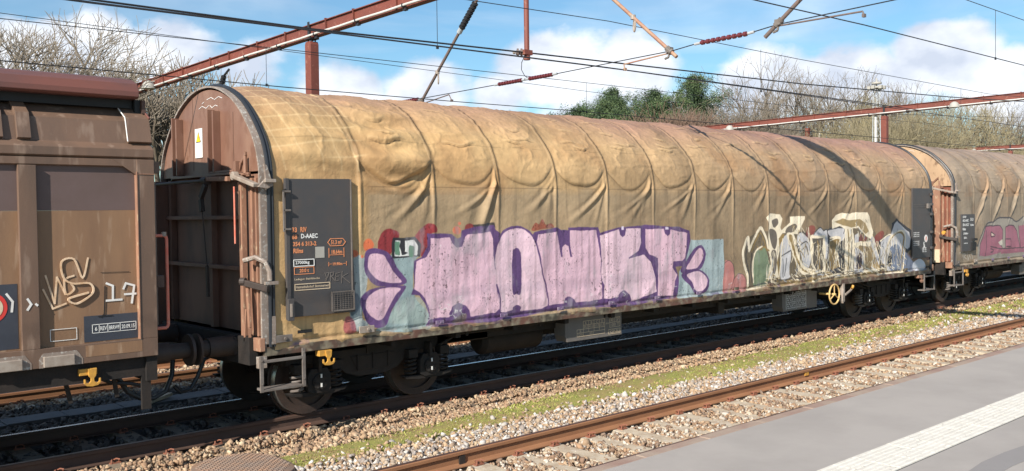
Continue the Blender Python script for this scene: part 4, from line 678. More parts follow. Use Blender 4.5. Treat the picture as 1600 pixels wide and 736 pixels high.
# ------------------------------------------------------------------ wagon running gear (built once, copied)
def make_bogie(xc, parent):
    y0 = -.235
    mb = MB()
    for yy, sgn in ((y0, 1), (1.735, -1)):
        a, b = (yy-.05, yy+.05)
        mb.prism([(xc-1.32,.80),(xc-1.32,.70),(xc-.95,.70),(xc-.62,.66),(xc-.42,.50),(xc-.22,.44),(xc+.22,.44),(xc+.42,.50),(xc+.62,.66),(xc+.95,.70),(xc+1.32,.70),(xc+1.32,.80),(xc+.6,.82),(xc-.6,.82)], 1, a, b)
        mb.prism([(xc-.36,.72),(xc-.24,.52),(xc+.24,.52),(xc+.36,.72)], 1, a-.012, a-.0)
        for k in (-.25, 0, .25): mb.box(xc+k-.012, xc+k+.012, a-.03, a-.012, .52, .74)
    mb.box(xc-.2, xc+.2, y0, 1.735, .5, .78)
    for s in (-1, 1): mb.box(xc+s*1.3-.04, xc+s*1.3+.04, y0, 1.735, .70, .80)
    fr = mb.build('bogie', 'darkbrown', parent, bevel=.008)
    for s in (-1, 1):
        ax = xc+s*.9
        mb = MB(); mb.mi = 0
        for yy, o_ in ((0, -1), (1.5, 1)):
            y_in, y_out = yy-.06*-o_*1, yy+.075*o_
            lo, hi = min(yy-.065, yy+.065), max(yy-.065, yy+.065)
            mb.ring(ax, .46, lo, hi, .36, .46, 40); mb.cyl((ax, lo+.03, .46), (ax, hi-.03, .46), .37, 30); mb.cyl((ax, lo-.01, .46), (ax, hi+.01, .46), .12, 18)
            fl = yy+.065 if yy == 0 else yy-.065; mb.ring(ax, .46, min(fl, fl+.028*(-o_)), max(fl, fl+.028*(-o_)), .40, .488, 40)
        mb.cyl((ax, 0, .46), (ax, 1.5, .46), .085, 14)
        mb.mi = 1
        for yy in (0, 1.5): mb.ring(ax, .46, yy-.058, yy+.058, .4585, .4615, 40)
        w_ = mb.build('wheelset', ['wheel', 'tread'], fr, smooth=True)
        for yy, o_ in ((y0, -1), (1.735, 1)):
            mb = MB(); c = yy+.04*o_
            mb.prism([(ax-.17,.36),(ax-.17,.56),(ax-.12,.64),(ax+.12,.64),(ax+.17,.56),(ax+.17,.36),(ax+.10,.32),(ax-.10,.32)], 1, min(c, c+.13*o_), max(c, c+.13*o_))
            mb.prism([(ax-.44,.355),(ax-.40,.315),(ax-.2,.285),(ax+.2,.285),(ax+.40,.315),(ax+.44,.355),(ax+.2,.345),(ax-.2,.345)], 1, min(c-.02*o_, c+.10*o_), max(c-.02*o_, c+.10*o_))
            mb.box(ax-.025, ax+.025, min(c, c+.16*o_), max(c, c+.16*o_), .60, .80)
            mb.box(ax-.36, ax-.2, min(c-.02*o_, c+.12*o_), max(c-.02*o_, c+.12*o_), .60, .72); mb.box(ax+.2, ax+.36, min(c-.02*o_, c+.12*o_), max(c-.02*o_, c+.12*o_), .60, .72)
            mb.cyl((ax, c+.13*o_, .47), (ax, c+.155*o_, .47), .105, 20)
            for k in range(6): t = k*math.pi/3; mb.cyl((ax+.082*math.cos(t), c+.15*o_, .47+.082*math.sin(t)), (ax+.082*math.cos(t), c+.17*o_, .47+.082*math.sin(t)), .012, 6)
            mb.build('axle_box', 'dark', fr, bevel=.005)
            if o_ < 0:
                for zz in (.525, .405): mb = MB(); mb.box(ax-.012, ax+.012, c-.176, c-.172, zz, zz+.05); mb.build('white_mark', 'white', fr)
            for k in (-1, 1):
                mb = MB(); P = []
                for q in range(61): t = q/60; P.append((ax+k*.285+.075*math.cos(t*4.5*2*math.pi), c+.04*o_+.075*math.sin(t*4.5*2*math.pi), .35+.26*t))
                mb.smooth_tube(P, .018, 6); mb.build('spring', 'steel' if (k < 0 and s < 0 and o_ < 0) else 'dark', fr, smooth=True)  # one front spring gets pale steel to look sunlit
    return fr
def buffer(x0, x1, y, parent):
    d = 1 if x1 > x0 else -1; mb = MB(); z = 1.03
    mb.cyl((x0, y, z), (x0+d*.03, y, z), .15, 4); mb.cyl((x0, y, z), (x0+d*.34, y, z), .13, 22, .12); mb.cyl((x0+d*.34, y, z), (x1-d*.04, y, z), .095, 20)
    P = [(.235, -.0), (.22, .02)]
    mb.cyl((x1-d*.045, y, z), (x1-d*.012, y, z), .19, 30, .195); mb.cyl((x1-d*.012, y, z), (x1, y, z), .195, 30, .13)
    return mb.build('buffer', 'buffer', parent, smooth=True)
def hook_yellow(x, z, y, parent, m='yellow'):
    mb = MB(); mb.box(x-.11, x+.07, y-.01, y+.10, z-.075, z-.005)
    mb.build('hook_bracket', m, parent, bevel=.004)
    mb = MB(); mb.prism([(x-.035,z-.01),(x+.075,z-.01),(x+.065,z-.10),(x+.04,z-.13),(x+.042,z-.165),(x+.07,z-.19),(x+.10,z-.18),(x+.105,z-.135),(x+.125,z-.135),(x+.125,z-.19),(x+.09,z-.222),(x+.02,z-.232),(x-.05,z-.222),(x-.085,z-.19),(x-.085,z-.135),(x-.065,z-.135),(x-.06,z-.18),(x-.03,z-.19),(x-.002,z-.165),(x+.0,z-.13),(x-.025,z-.10)], 1, y-.03, y-.008)
    mb.v = [(x+(p[0]-x)*.82, p[1], z+(p[2]-z)*.85) for p in mb.v]; return mb.build('rope_hook', m, parent, bevel=.003)
def step(x0, x1, z0, z1, y, parent, m='steel'):
    mb = MB(); t = .045
    mb.prism([(x0,z1+.06),(x0,z0),(x0+t,z0),(x0+t,z1+.06)], 1, y-.012, y+.012); mb.prism([(x1-t,z1+.1),(x1-t,z0),(x1,z0),(x1,z1+.1)], 1, y-.012, y+.012)
    mb.box(x0+t+.001, x1-t-.001, y-.011, y+.18, z0+.004, z0+.034); mb.box(x0+t+.001, x1-t-.001, y-.011, y+.018, z1-.03, z1+.005)
    for a, b in ((x0+.5*t, z1), (x1-.5*t, z1+.05), (x0+.5*t, z0+.1), (x1-.5*t, z0+.1)): mb.cyl((a, y-.013, b), (a, y-.022, b), .013, 6)
    return mb.build('step', m, parent, bevel=.004)

def hood_wagon(x_off, label, group):
    """everything of a hooded wagon except cloth and lettering; body from -0.93 to 17.6"""
    w = thing('hood_wagon', label, 'freight wagon', (8.33, .78, 0), group)
    # floor and sole bars
    mb = MB(); mb.box(-.93, 17.6, -.66, 2.22, .985, 1.06); mb.box(.8, 15.9, -.30, -.18, .74, .984); mb.box(.8, 15.9, 1.74, 1.86, .74, .984)
    for k in range(14): mb.box(1.0+1.12*k, 1.09+1.12*k, -.6, 2.16, .84, .984)
    mb.prism([(2.7,.82),(4.8,.5),(12.2,.5),(14.0,.82),(14.0,.98),(2.7,.98)], 1, .55, 1.0)
    mb.box(-.9, 1.2, .3, 1.25, .74, .984); mb.box(15.5, 17.55, .3, 1.25, .74, .984)
    mb.build('underframe', 'dark', w)
    for yb, zb in ((-.48, .90), (-.38, .86)):
        mb = MB(); mb.smooth_tube([(2.0,yb,zb-.12),(2.3,yb,zb)]+[(q,yb,zb+.012*math.sin(q*2)) for q in np.arange(3,14.5,.8)]+[(14.8,yb,zb-.14)], .018, 6); mb.build('brake_pipe', 'darkbrown', w, smooth=True)
    for q in np.arange(2.4, 14.6, 1.5):
        mb = MB(); mb.prism([(q-.05,.984),(q+.05,.984),(q+.02,.84),(q-.02,.84)], 1, -.52, -.505); mb.build('pipe_bracket', 'darkbrown', w)
    # lower edge of the sole bar, smeared with paint
    mb = MB(); mb.box(-.93, 17.6, -.722, -.665, .935, 1.045); mb.build('sole_bar', SILL, w, bevel=.004)
    mb = MB(); mb.box(-.93, 17.6, 2.225, 2.295, .945, 1.075); mb.build('sole_bar', 'dark', w)
    # head stocks, end panels
    for e, X in ((-1, -.93), (1, 17.6)):
        d = e; lo = (X, X+d*.12); a, b = min(lo), max(lo)
        mb = MB(); mb.box(a, b, -.55, 2.12, .82, 1.16); hs = mb.build('headstock', 'dark', w, bevel=.006); mb = MB(); mb.box(a+.05, b, -.735, -.56, 1.0, 1.16); mb.build('corner_block', 'post', w, bevel=.006)
        for y in (-.12, 1.68): buffer(X+d*.12, X+d*.62, y, w)
        mb = MB(); mb.cyl((X+d*.12, .78, 1.0), (X+d*.3, .78, 1.0), .05, 10); mb.smooth_tube([(X+d*.3,.74,1.0),(X+d*.40,.74,1.0),(X+d*.45,.74,.93),(X+d*.40,.74,.86),(X+d*.33,.74,.88)], .025, 8); mb.build('coupling_hook', 'dark', w)
        mb = MB(); mb.smooth_tube([(X+d*.12,.45,.86),(X+d*.25,.45,.8),(X+d*.33,.46,.6),(X+d*.42,.47,.45),(X+d*.55,.48,.42),(X+d*.62,.5,.5)], .028, 8); mb.build('brake_hose', 'seal', w, smooth=True)
        # arched upper end shell, slightly proud, lower end recessed
        inset = .045
        n = len(PC); arc = [(y_+inset*(1 if y_ < .78 else -1)*min(1, abs(y_-.78)/.4), z_-inset*max(0, (z_-3.2))/1.1) for y_, z_ in PC if z_ >= 3.2][::3]
        mb = MB(); x1_, x2_ = sorted((X+d*.0, X-d*.07)); mb.prism([(-.685, 3.18)]+arc+[(2.245, 3.18)], 0, x1_, x2_); ew = mb.build('end_shell', 'endw' if e < 0 else 'enddark', w, bevel=.004)
        ring = [(y_, z_) for y_, z_ in PC if z_ >= 1.07][::3]
        mb = MB()
        for p, q in zip(ring[:-1], ring[1:]):
            cy, cz = .78, 2.6
            def ins(pt, k): v = Vector((cy-pt[0], cz-pt[1] if pt[1] > 3.1 else 0)); v.normalize(); return (pt[0]+v.x*k, pt[1]+v.y*k)
            pi, qi = ins(p, .036 if p[1] < 3.05 else .024), ins(q, .036 if q[1] < 3.05 else .024); a1, b1 = sorted((X+d*.035, X-d*.05))
            mb.quadbox([(a1,p[0],p[1]),(b1,p[0],p[1]),(b1,pi[0],pi[1]),(a1,pi[0],pi[1]),(a1,q[0],q[1]),(b1,q[0],q[1]),(b1,qi[0],qi[1]),(a1,qi[0],qi[1])])
        mb.build('end_rim', 'greyframe', w)
        for k, (xx, rr) in enumerate(((X-d*.070, .026), (X-d*.115, .020))):
            mb = MB(); mb.smooth_tube([(xx, y_-(.012 if y_ < .78 else -.012), z_+.008) for y_, z_ in PC if z_ >= 1.03][::2], rr, 8); mb.build('edge_seal', 'seal', w, smooth=True)
        if e > 0: continue
        # upper shell fittings (seen end)
        for ya, yb, z1 in ((1.53, 1.70, 4.0), (.37, .56, 4.02)):
            mb = MB(); mb.box(X-.10, X-.001, yb-.03, yb, 3.2, z1); mb.box(X-.10, X-.001, ya, ya+.035, 3.2, z1-.03); mb.box(X-.012, X-.001, ya+.036, yb-.031, 3.2, z1-.02)
            mb.build('stiffener', 'endw', ew, bevel=.004)
        mb = MB(); mb.box(X-.014, X-.002, .90, 1.12, 3.42, 3.81); mb.build('warning_sign', 'white', ew, bevel=.003)
        mb = MB(); mb.mi = 0; mb.prism([(1.01,3.775),(1.085,3.625),(.93,3.625)], 0, X-.016, X-.0142); mb.mi = 1; mb.prism([(1.01,3.755),(1.066,3.636),(.949,3.636)], 0, X-.018, X-.0163)
        mb.mi = 0; mb.prism([(1.012,3.73),(.995,3.685),(1.006,3.687),(.998,3.648),(1.018,3.695),(1.007,3.693)], 0, X-.0195, X-.0183)
        mb.build('voltage_triangle', ['black', 'signyellow'], ew)
        mb = MB(); mb.box(X-.11, X+.0, -.16, 1.72, 3.155, 3.185); mb.box(X-.09, X, -.16, .54, 3.19, 3.215); mb.build('ledge', 'endw', w, bevel=.003)
        for yw, zb in ((1.203, 4.25), (.002, 3.95)): mb = MB(); mb.box(X-.003, X-.001, yw-.003, yw+.003, 3.25, zb); mb.build('weld_line', 'enddark', ew)
        # chalk-like scrapes near the top
        mb = MB()
        for l in ([(.75,4.17),(.62,4.19),(.55,4.16)], [(.52,4.15),(.40,4.18),(.3,4.15)], [(1.0,4.07),(.9,4.10),(.78,4.06),(.7,4.09)], [(.66,4.09),(.6,4.05),(.5,4.08),(.44,4.06)], [(.9,4.13),(.84,4.15)]):
            for p, q in zip(l[:-1], l[1:]): mb.beam((X-.0035, p[0], p[1]), (X-.0035, q[0]-.01, q[1]), .003, .007, up=(0,0,1))
        mb.build('chalk_marks', 'tagwhite', ew)
        # lower end: recessed dark sheet with frames
        mb = MB(); mb.box(X+.10, X+.14, -.66, 2.22, 1.17, 3.155); mb.build('end_sheet', 'recess', w)
        mb = MB()
        for y in (.78, 2.1): mb = MB(); mb.box(X+.02, X+.099, y-.045, y+.045, 1.17, 3.15); mb.build('end_frame', 'recess', w, bevel=.003)
        for z in (1.98, 2.62): mb = MB(); mb.box(X-.01, X+.0985, -.1, 2.2, z-.025, z+.025); mb.build('ledge', 'recess', w, bevel=.003)
        mb = MB(); mb.prism([(-.20,1.17),(-.20,2.35),(.14,2.95),(.14,3.15),(-.66,3.15),(-.66,1.17)], 0, X+.03, X+.05); mb.build('gusset_plate', 'endw', w)
        mb = MB(); mb.box(X-.07, X+.0, -.32, -.245, .90, 3.14); mb.build('corner_post', 'post', w, bevel=.004)
        mb = MB(); mb.box(X-.15, X+.03, 2.17, 2.285, .95, 3.14); mb.build('corner_post', 'recess', w, bevel=.004)
        mb = MB(); mb.box(X-.02, X+.03, -.50, -.45, 1.17, 3.1); mb.box(X-.02, X+.03, -.605, -.57, 1.17, 3.1); mb.build('corner_post', 'post', w, bevel=.004)
        mb = MB(); mb.box(X-.03, X+.03, -.72, -.685, 1.0, 3.14); mb.build('corner_post', 'greyframe', w, bevel=.004)
        # locking shaft across the end and its lever
        mb = MB(); mb.cyl((X-.13, .50, 3.10), (X-.13, 2.3, 3.10), .022, 10); mb.cyl((X-.13, .48, 3.10), (X-.13, .62, 3.10), .055, 12); mb.build('locking_shaft', 'buffer', w, smooth=True)
        mb = MB(); mb.beam((X-.14,-.14,3.10), (X-.14,.5,3.12), .05, .06); mb.build('locking_shaft', 'post', w, bevel=.006)
        mb = MB(); mb.beam((X-.15,.50,3.05), (X-.15,.66,2.88), .05, .07); mb.beam((X-.15,.66,2.86), (X-.15,.63,2.70), .05, .07); mb.beam((X-.15,.63,2.72), (X-.15,.52,2.0), .012, .015); mb.beam((X-.15,.52,2.0), (X-.15,.50,1.6), .03, .05); mb.build('lever', 'buffer', w, bevel=.004)
        mb = MB(); mb.box(X-.08, X-.0, -.20, -.13, 3.10, 3.32); mb.prism([(-.13,3.24),(-.2,3.3),(-.36,3.43),(-.36,3.38),(-.24,3.28),(-.2,3.2)], 0, X-.03, X-.005); mb.box(X-.06, X-.03, -.50, -.13, 3.14, 3.17); mb.build('latch_bracket', 'endw', w, bevel=.003)
        mb = MB(); mb.cyl((X-.05,-.40,3.16), (X-.05,-.40,3.37), .022, 10); mb.build('latch_pin', 'post', w, smooth=True)
        # toggle latches on the near corner
        mb = MB(); mb.beam((X-.14,-.28,3.13), (X-.11,-.80,3.00), .05, .085, up=(1,0,0)); mb.cyl((X-.17,-.28,3.13), (X-.09,-.28,3.13), .055, 14); mb.build('latch_arm', 'bright', w, bevel=.01)
        mb = MB(); mb.prism([(X-.10,2.98),(X+.02,2.96),(X+.10,3.0),(X+.06,3.12),(X+.02,3.24),(X-.02,3.26),(X+.0,3.08)], 1, -.83, -.79); mb.build('latch_plate', 'greyframe', w, bevel=.004)
        mb = MB(); mb.box(X-.03, X+.11, -.88, -.832, 3.035, 3.075); mb.build('latch_handle', 'bright', w, bevel=.004)
        mb = MB(); mb.smooth_tube([(X-.16,-.55,2.10),(X-.09,-.70,2.14),(X-.01,-.80,2.08),(X+.03,-.82,1.97),(X+.03,-.82,1.86)], .032, 8); mb.beam((X-.04,-.83,1.83), (X+.13,-.83,1.83), .04, .04); mb.build('latch_handle', 'greyframe', w, smooth=True)
        mb = MB(); mb.cyl((X-.16,-.44,1.84), (X-.12,-.50,1.84), .05, 14); mb.beam((X-.14,-.47,1.83), (X-.0,-.84,1.76), .055, .075); mb.build('latch_arm', 'buffer', w, bevel=.008)
        mb = MB(); mb.beam((X-.10,-.50,1.78), (X-.10,-.54,1.28), .03, .05); mb.beam((X-.10,-.54,1.28), (X-.08,-.50,1.12), .035, .055); mb.beam((X-.11,-.47,1.5), (X-.11,-.42,1.1), .02, .03); mb.build('toggle_rod', 'post', w, bevel=.004)
        mb = MB(); mb.cyl((X-.15,-.30,3.0), (X-.15,-.30,2.30), .012, 8); mb.build('red_rod', 'redrod', w)
        mb = MB(); mb.box(X-.09, X+.02, -.735, -.668, .80, .94); mb.build('corner_foot', 'greyframe', w, bevel=.004)
    # clamp plates along the hem
    for k in range(16):
        xx = -.68+1.2*k; sz_ = 1 if k < 2 else .6
        mb = MB(); mb.box(xx-.13*sz_, xx+.10*sz_, -.768, -.748, 1.09, 1.09+.09*sz_); mb.cyl((xx,-.769,1.09+.045*sz_), (xx,-.785,1.09+.045*sz_), .022*sz_, 8); mb.build('clamp_plate', ('steel', 'bright')[k] if k < 2 else ('clampviolet' if 1 < k < 8 else SILL), w, bevel=.004)
    mb = MB(); mb.box(-.865, -.80, -.768, -.74, 1.08, 1.42); mb.build('clamp_plate', 'greyframe', w, bevel=.003)
    for xc in (.9, 15.76): make_bogie(xc, w)
    step(-1.04, -.43, .52, .90, -.80, w); step(17.0, 17.62, .52, .90, -.80, w)
    hook_yellow(-.09, .93, -.74, w); hook_yellow(16.95, .93, -.74, w, 'post')
    # air tank, sign boxes, hand wheel
    mb = MB(); mb.cyl((3.2,.15,.62), (4.38,.15,.62), .22, 26); mb.cyl((3.13,.15,.62), (3.2,.15,.62), .15, 26, .22); mb.cyl((4.38,.15,.62), (4.45,.15,.62), .22, 26, .15); mb.box(3.4,3.45,-.1,.4,.8,.98); mb.box(4.1,4.15,-.1,.4,.8,.98); mb.build('air_tank', 'darkbrown', w, smooth=True)
    mb = MB(); mb.box(2.0, 3.0, -.3, .1, .72, .95); mb.build('brake_gear', 'darkbrown', w, bevel=.02); mb = MB(); mb.box(8.9, 9.1, -.35, .2, .6, .95); mb.build('brake_gear', 'darkbrown', w, bevel=.02)
    for xa, xb, za, zb, yy in ((4.5, 5.83, .52, .96, -.52), (11.08, 12.43, .47, .95, -.45)):
        mb = MB(); mb.box(xa, xb, yy, yy+.02, za, zb); mb.prism([(xa,za),(xa,zb),(xa-.05,zb-.12),(xa-.05,za+.1)], 1, yy+.0, yy+.25); b_ = mb.build('brake_board', 'boardgrey', w, bevel=.004)
        mb = MB(); y = yy-.003
        if xa < 6:
            for a, b, c, d in ((4.72,5.40,.585,.585),(4.72,5.40,.70,.70),(4.72,5.40,.645,.645),(4.88,5.39,.765,.765),(4.88,5.39,.83,.83),(5.52,5.78,.67,.67),(5.52,5.78,.83,.83),(5.52,5.78,.75,.75),(5.49,5.785,.556,.556),(5.49,5.785,.635,.635)): mb.ribbon([(a,c),(b,d)], .007, y)
            for a, c, d in ((4.72,.585,.70),(4.87,.585,.83),(5.0,.645,.83),(5.13,.645,.83),(5.26,.645,.83),(5.395,.585,.83),(5.52,.67,.83),(5.65,.75,.83),(5.78,.67,.83),(5.49,.556,.635),(5.60,.556,.635),(5.785,.556,.635)): mb.ribbon([(a,c),(a,d)], .007, y)
            for s_, a, b, c, d in (('A',4.91,4.95,.775,.815),('B',5.05,5.09,.775,.815),('C',5.18,5.22,.775,.815),('D',5.31,5.35,.775,.815),('S',4.78,4.82,.655,.692),('33,0',4.88,4.99,.708,.755),('41,0',5.01,5.12,.708,.755),('51,0',5.14,5.25,.708,.755),('61,0',5.27,5.38,.708,.755),('120',4.74,4.85,.597,.635),('00,0',5.02,5.12,.597,.635),('**',5.42,5.50,.725,.76),('KE',5.55,5.62,.765,.82),('GP',5.68,5.75,.765,.82),('100 T',5.55,5.76,.685,.735),('<',5.52,5.57,.57,.62),('P-BU',5.62,5.77,.57,.62)): mb.text(s_, a, b, c, d, y-.001)
        else:
            for r_ in range(9):
                for c_ in range(2): mb.text(('KE-GP', 'A 63 t', '16x300')[(r_+c_) % 3], 11.2+c_*.42, 11.2+c_*.42+.34, .88-.042*r_-.03, .88-.042*r_, y-.001)
            for a in (11.17, 11.57, 11.97): mb.ribbon([(a,.5),(a,.9)], .008, y)
            mb.ribbon([(11.17,.9),(11.97,.9)], .008, y)
        mb.build('lettering', 'cream' if xa < 6 else 'white', b_)
    mb = MB(); cx, cz, y = 12.55, .755, -.80; P = [(cx+.215*math.cos(t/36*2*math.pi), y, cz+.215*math.sin(t/36*2*math.pi)) for t in range(37)]; mb.smooth_tube(P, .018, 8)
    for t in (90, 210, 330): mb.cyl((cx, y, cz), (cx+.21*math.cos(R(t)), y, cz+.21*math.sin(R(t))), .013, 8)
    mb.cyl((cx, y-.03, cz), (cx, y+.35, cz), .026, 12); mb.build('hand_wheel', 'wheelyellow', w, smooth=True)
    mb = MB(); mb.box(13.05, 13.13, -.74, -.66, .55, .95); mb.prism([(12.98,.58),(13.04,.85),(13.04,.52),(13.0,.52)], 1, -.76, -.70); mb.beam((13.14,-.74,.70), (13.42,-.74,.80), .03, .04); mb.build('change_over_lever', 'bright', w, bevel=.005)
    mb = MB(); mb.smooth_tube([(13.42,-.74,.82),(13.48,-.74,.84),(13.5,-.74,.89)], .028, 8); mb.build('lever_knob', 'yellow', w, smooth=True)
    return w
sm = mat('smeared_sole_bar', (.055,.048,.036), .6, c2=(.16,.07,.05), amt=1, scale=1.4, c3=(.24,.21,.15), s3=.55, bump=.25, bscale=30); SILL = sm
M['clampviolet'] = mat('sprayed_clamp', (.13,.08,.17), .55, c2=(.3,.25,.28), amt=.7, scale=12, bump=.1); M['boardgrey'] = mat('board_grey', (.15,.135,.125), .6, amt=.4, bump=.05); M['wheelyellow'] = mat('faded_yellow_wheel', (.62,.42,.17), .5, c2=(.4,.25,.12), amt=.6, scale=9, bump=0)

wag = hood_wagon(0, 'long freight wagon under a tan tarpaulin hood sprayed with big lilac letters', 'tarpaulin hood wagons of the train')
wag2 = copy_tree(wag, None, 19.84)
wag2['label'] = 'next hooded wagon at the right edge, sandy end wall and dull pink lettering'
for ch in wag2.children:
    if ch.name.split('.')[0] == 'gusset_plate': ch.data = ch.data.copy(); ch.data.materials[0] = M['redplate']
    if ch.name.split('.')[0] in ('end_shell',):
        if ch.name.startswith('headstock') and ch.data.materials[0].name == 'red_brown_end' or not ch.name.startswith('headstock'):
            if ch.data.materials[0].name == 'red_brown_end': ch.data = ch.data.copy(); ch.data.materials[0] = M['endw2']

RIBS = [.45+1.2*k for k in range(0, 15)]
cvA = Canvas(-.80, 17.48); weather_and_shade(cvA, RIBS, 31, cseed=101)
for e in G1: cvA.apply(e)
# dribbles, scratches and scrawl over the cream piece on the right
r_ = np.random.default_rng(5); palk = [(.88,.77,.58),(.06,.05,.045),(.32,.22,.08),(.42,.46,.52),(.14,.11,.08),(.72,.6,.42)]
def inpiece(x, z):
    top_ = np.interp(x, [10.0,10.3,10.6,10.9,11.2,11.6,12.2,12.6,13.0,13.3,13.7,14.1,14.7,15.0,15.3,15.7,16.1,16.4], [1.6,2.0,1.9,2.4,2.35,2.35,1.95,2.0,2.0,2.25,2.45,2.45,1.9,1.75,2.0,2.2,1.8,1.5]); return z < top_-.06
for k in range(1000):
    x = r_.uniform(9.95, 16.0); z = r_.uniform(1.1, 2.4)
    if not inpiece(x, z) or (10.35 < x < 10.95 and 1.2 < z < 1.85): continue
    l = r_.uniform(.05, .26); a = r_.normal(1.5, .45) if z > 1.3 else r_.normal(.25, .2); P = [int(1000*q) for q in (x, z, x+l*.5*math.cos(a)+r_.normal(0,.012), z-l*.5*math.sin(a), x+l*math.cos(a), z-l*math.sin(a))]
    cvA.apply(('S', palk[r_.choice(6, p=[.40,.13,.15,.06,.08,.18])], .85, r_.uniform(8, 24), 1, P))
flake(cvA, 77)
for k in range(60):
    x = r_.choice([r_.uniform(1.4, 2.2), r_.uniform(3, 9)], p=[.45,.55]); z = r_.uniform(1.08, 1.4) if r_.random() < .8 else r_.uniform(1.1, 2.2)
    P = [x, z]
    for q in range(3): P += [P[-2]+r_.normal(0, .03), P[-1]+r_.normal(0, .025)]
    cvA.apply(('S', (.7,.7,.66) if r_.random() < .6 else (.05,.04,.05), .8, r_.uniform(4, 8), 1, [int(1000*q) for q in P]))
finish_hem(cvA, 12, 0, 0)
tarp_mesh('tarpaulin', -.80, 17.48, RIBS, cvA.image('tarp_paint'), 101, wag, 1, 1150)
RIBS2 = [q+19.84 for q in RIBS]
cvB = Canvas(19.04, 30.0); weather_and_shade(cvB, [q for q in RIBS2 if q < 30], 47, first=False, dull=.6)
for e in G2: cvB.apply(e)
flake(cvB, 78)
tarp_mesh('tarpaulin', 19.04, 30.0, [q for q in RIBS2 if q < 30], cvB.image('tarp_paint_far'), 202, wag2, 2, 460)
cvC = Canvas(30.0, 37.32); weather_and_shade(cvC, [q for q in RIBS2 if q > 30], 49, first=False, dull=.6)
tarp_mesh('tarpaulin', 30.0, 37.32, [q for q in RIBS2 if q > 30], cvC.image('tarp_paint_end'), 203, wag2, 2, 200)

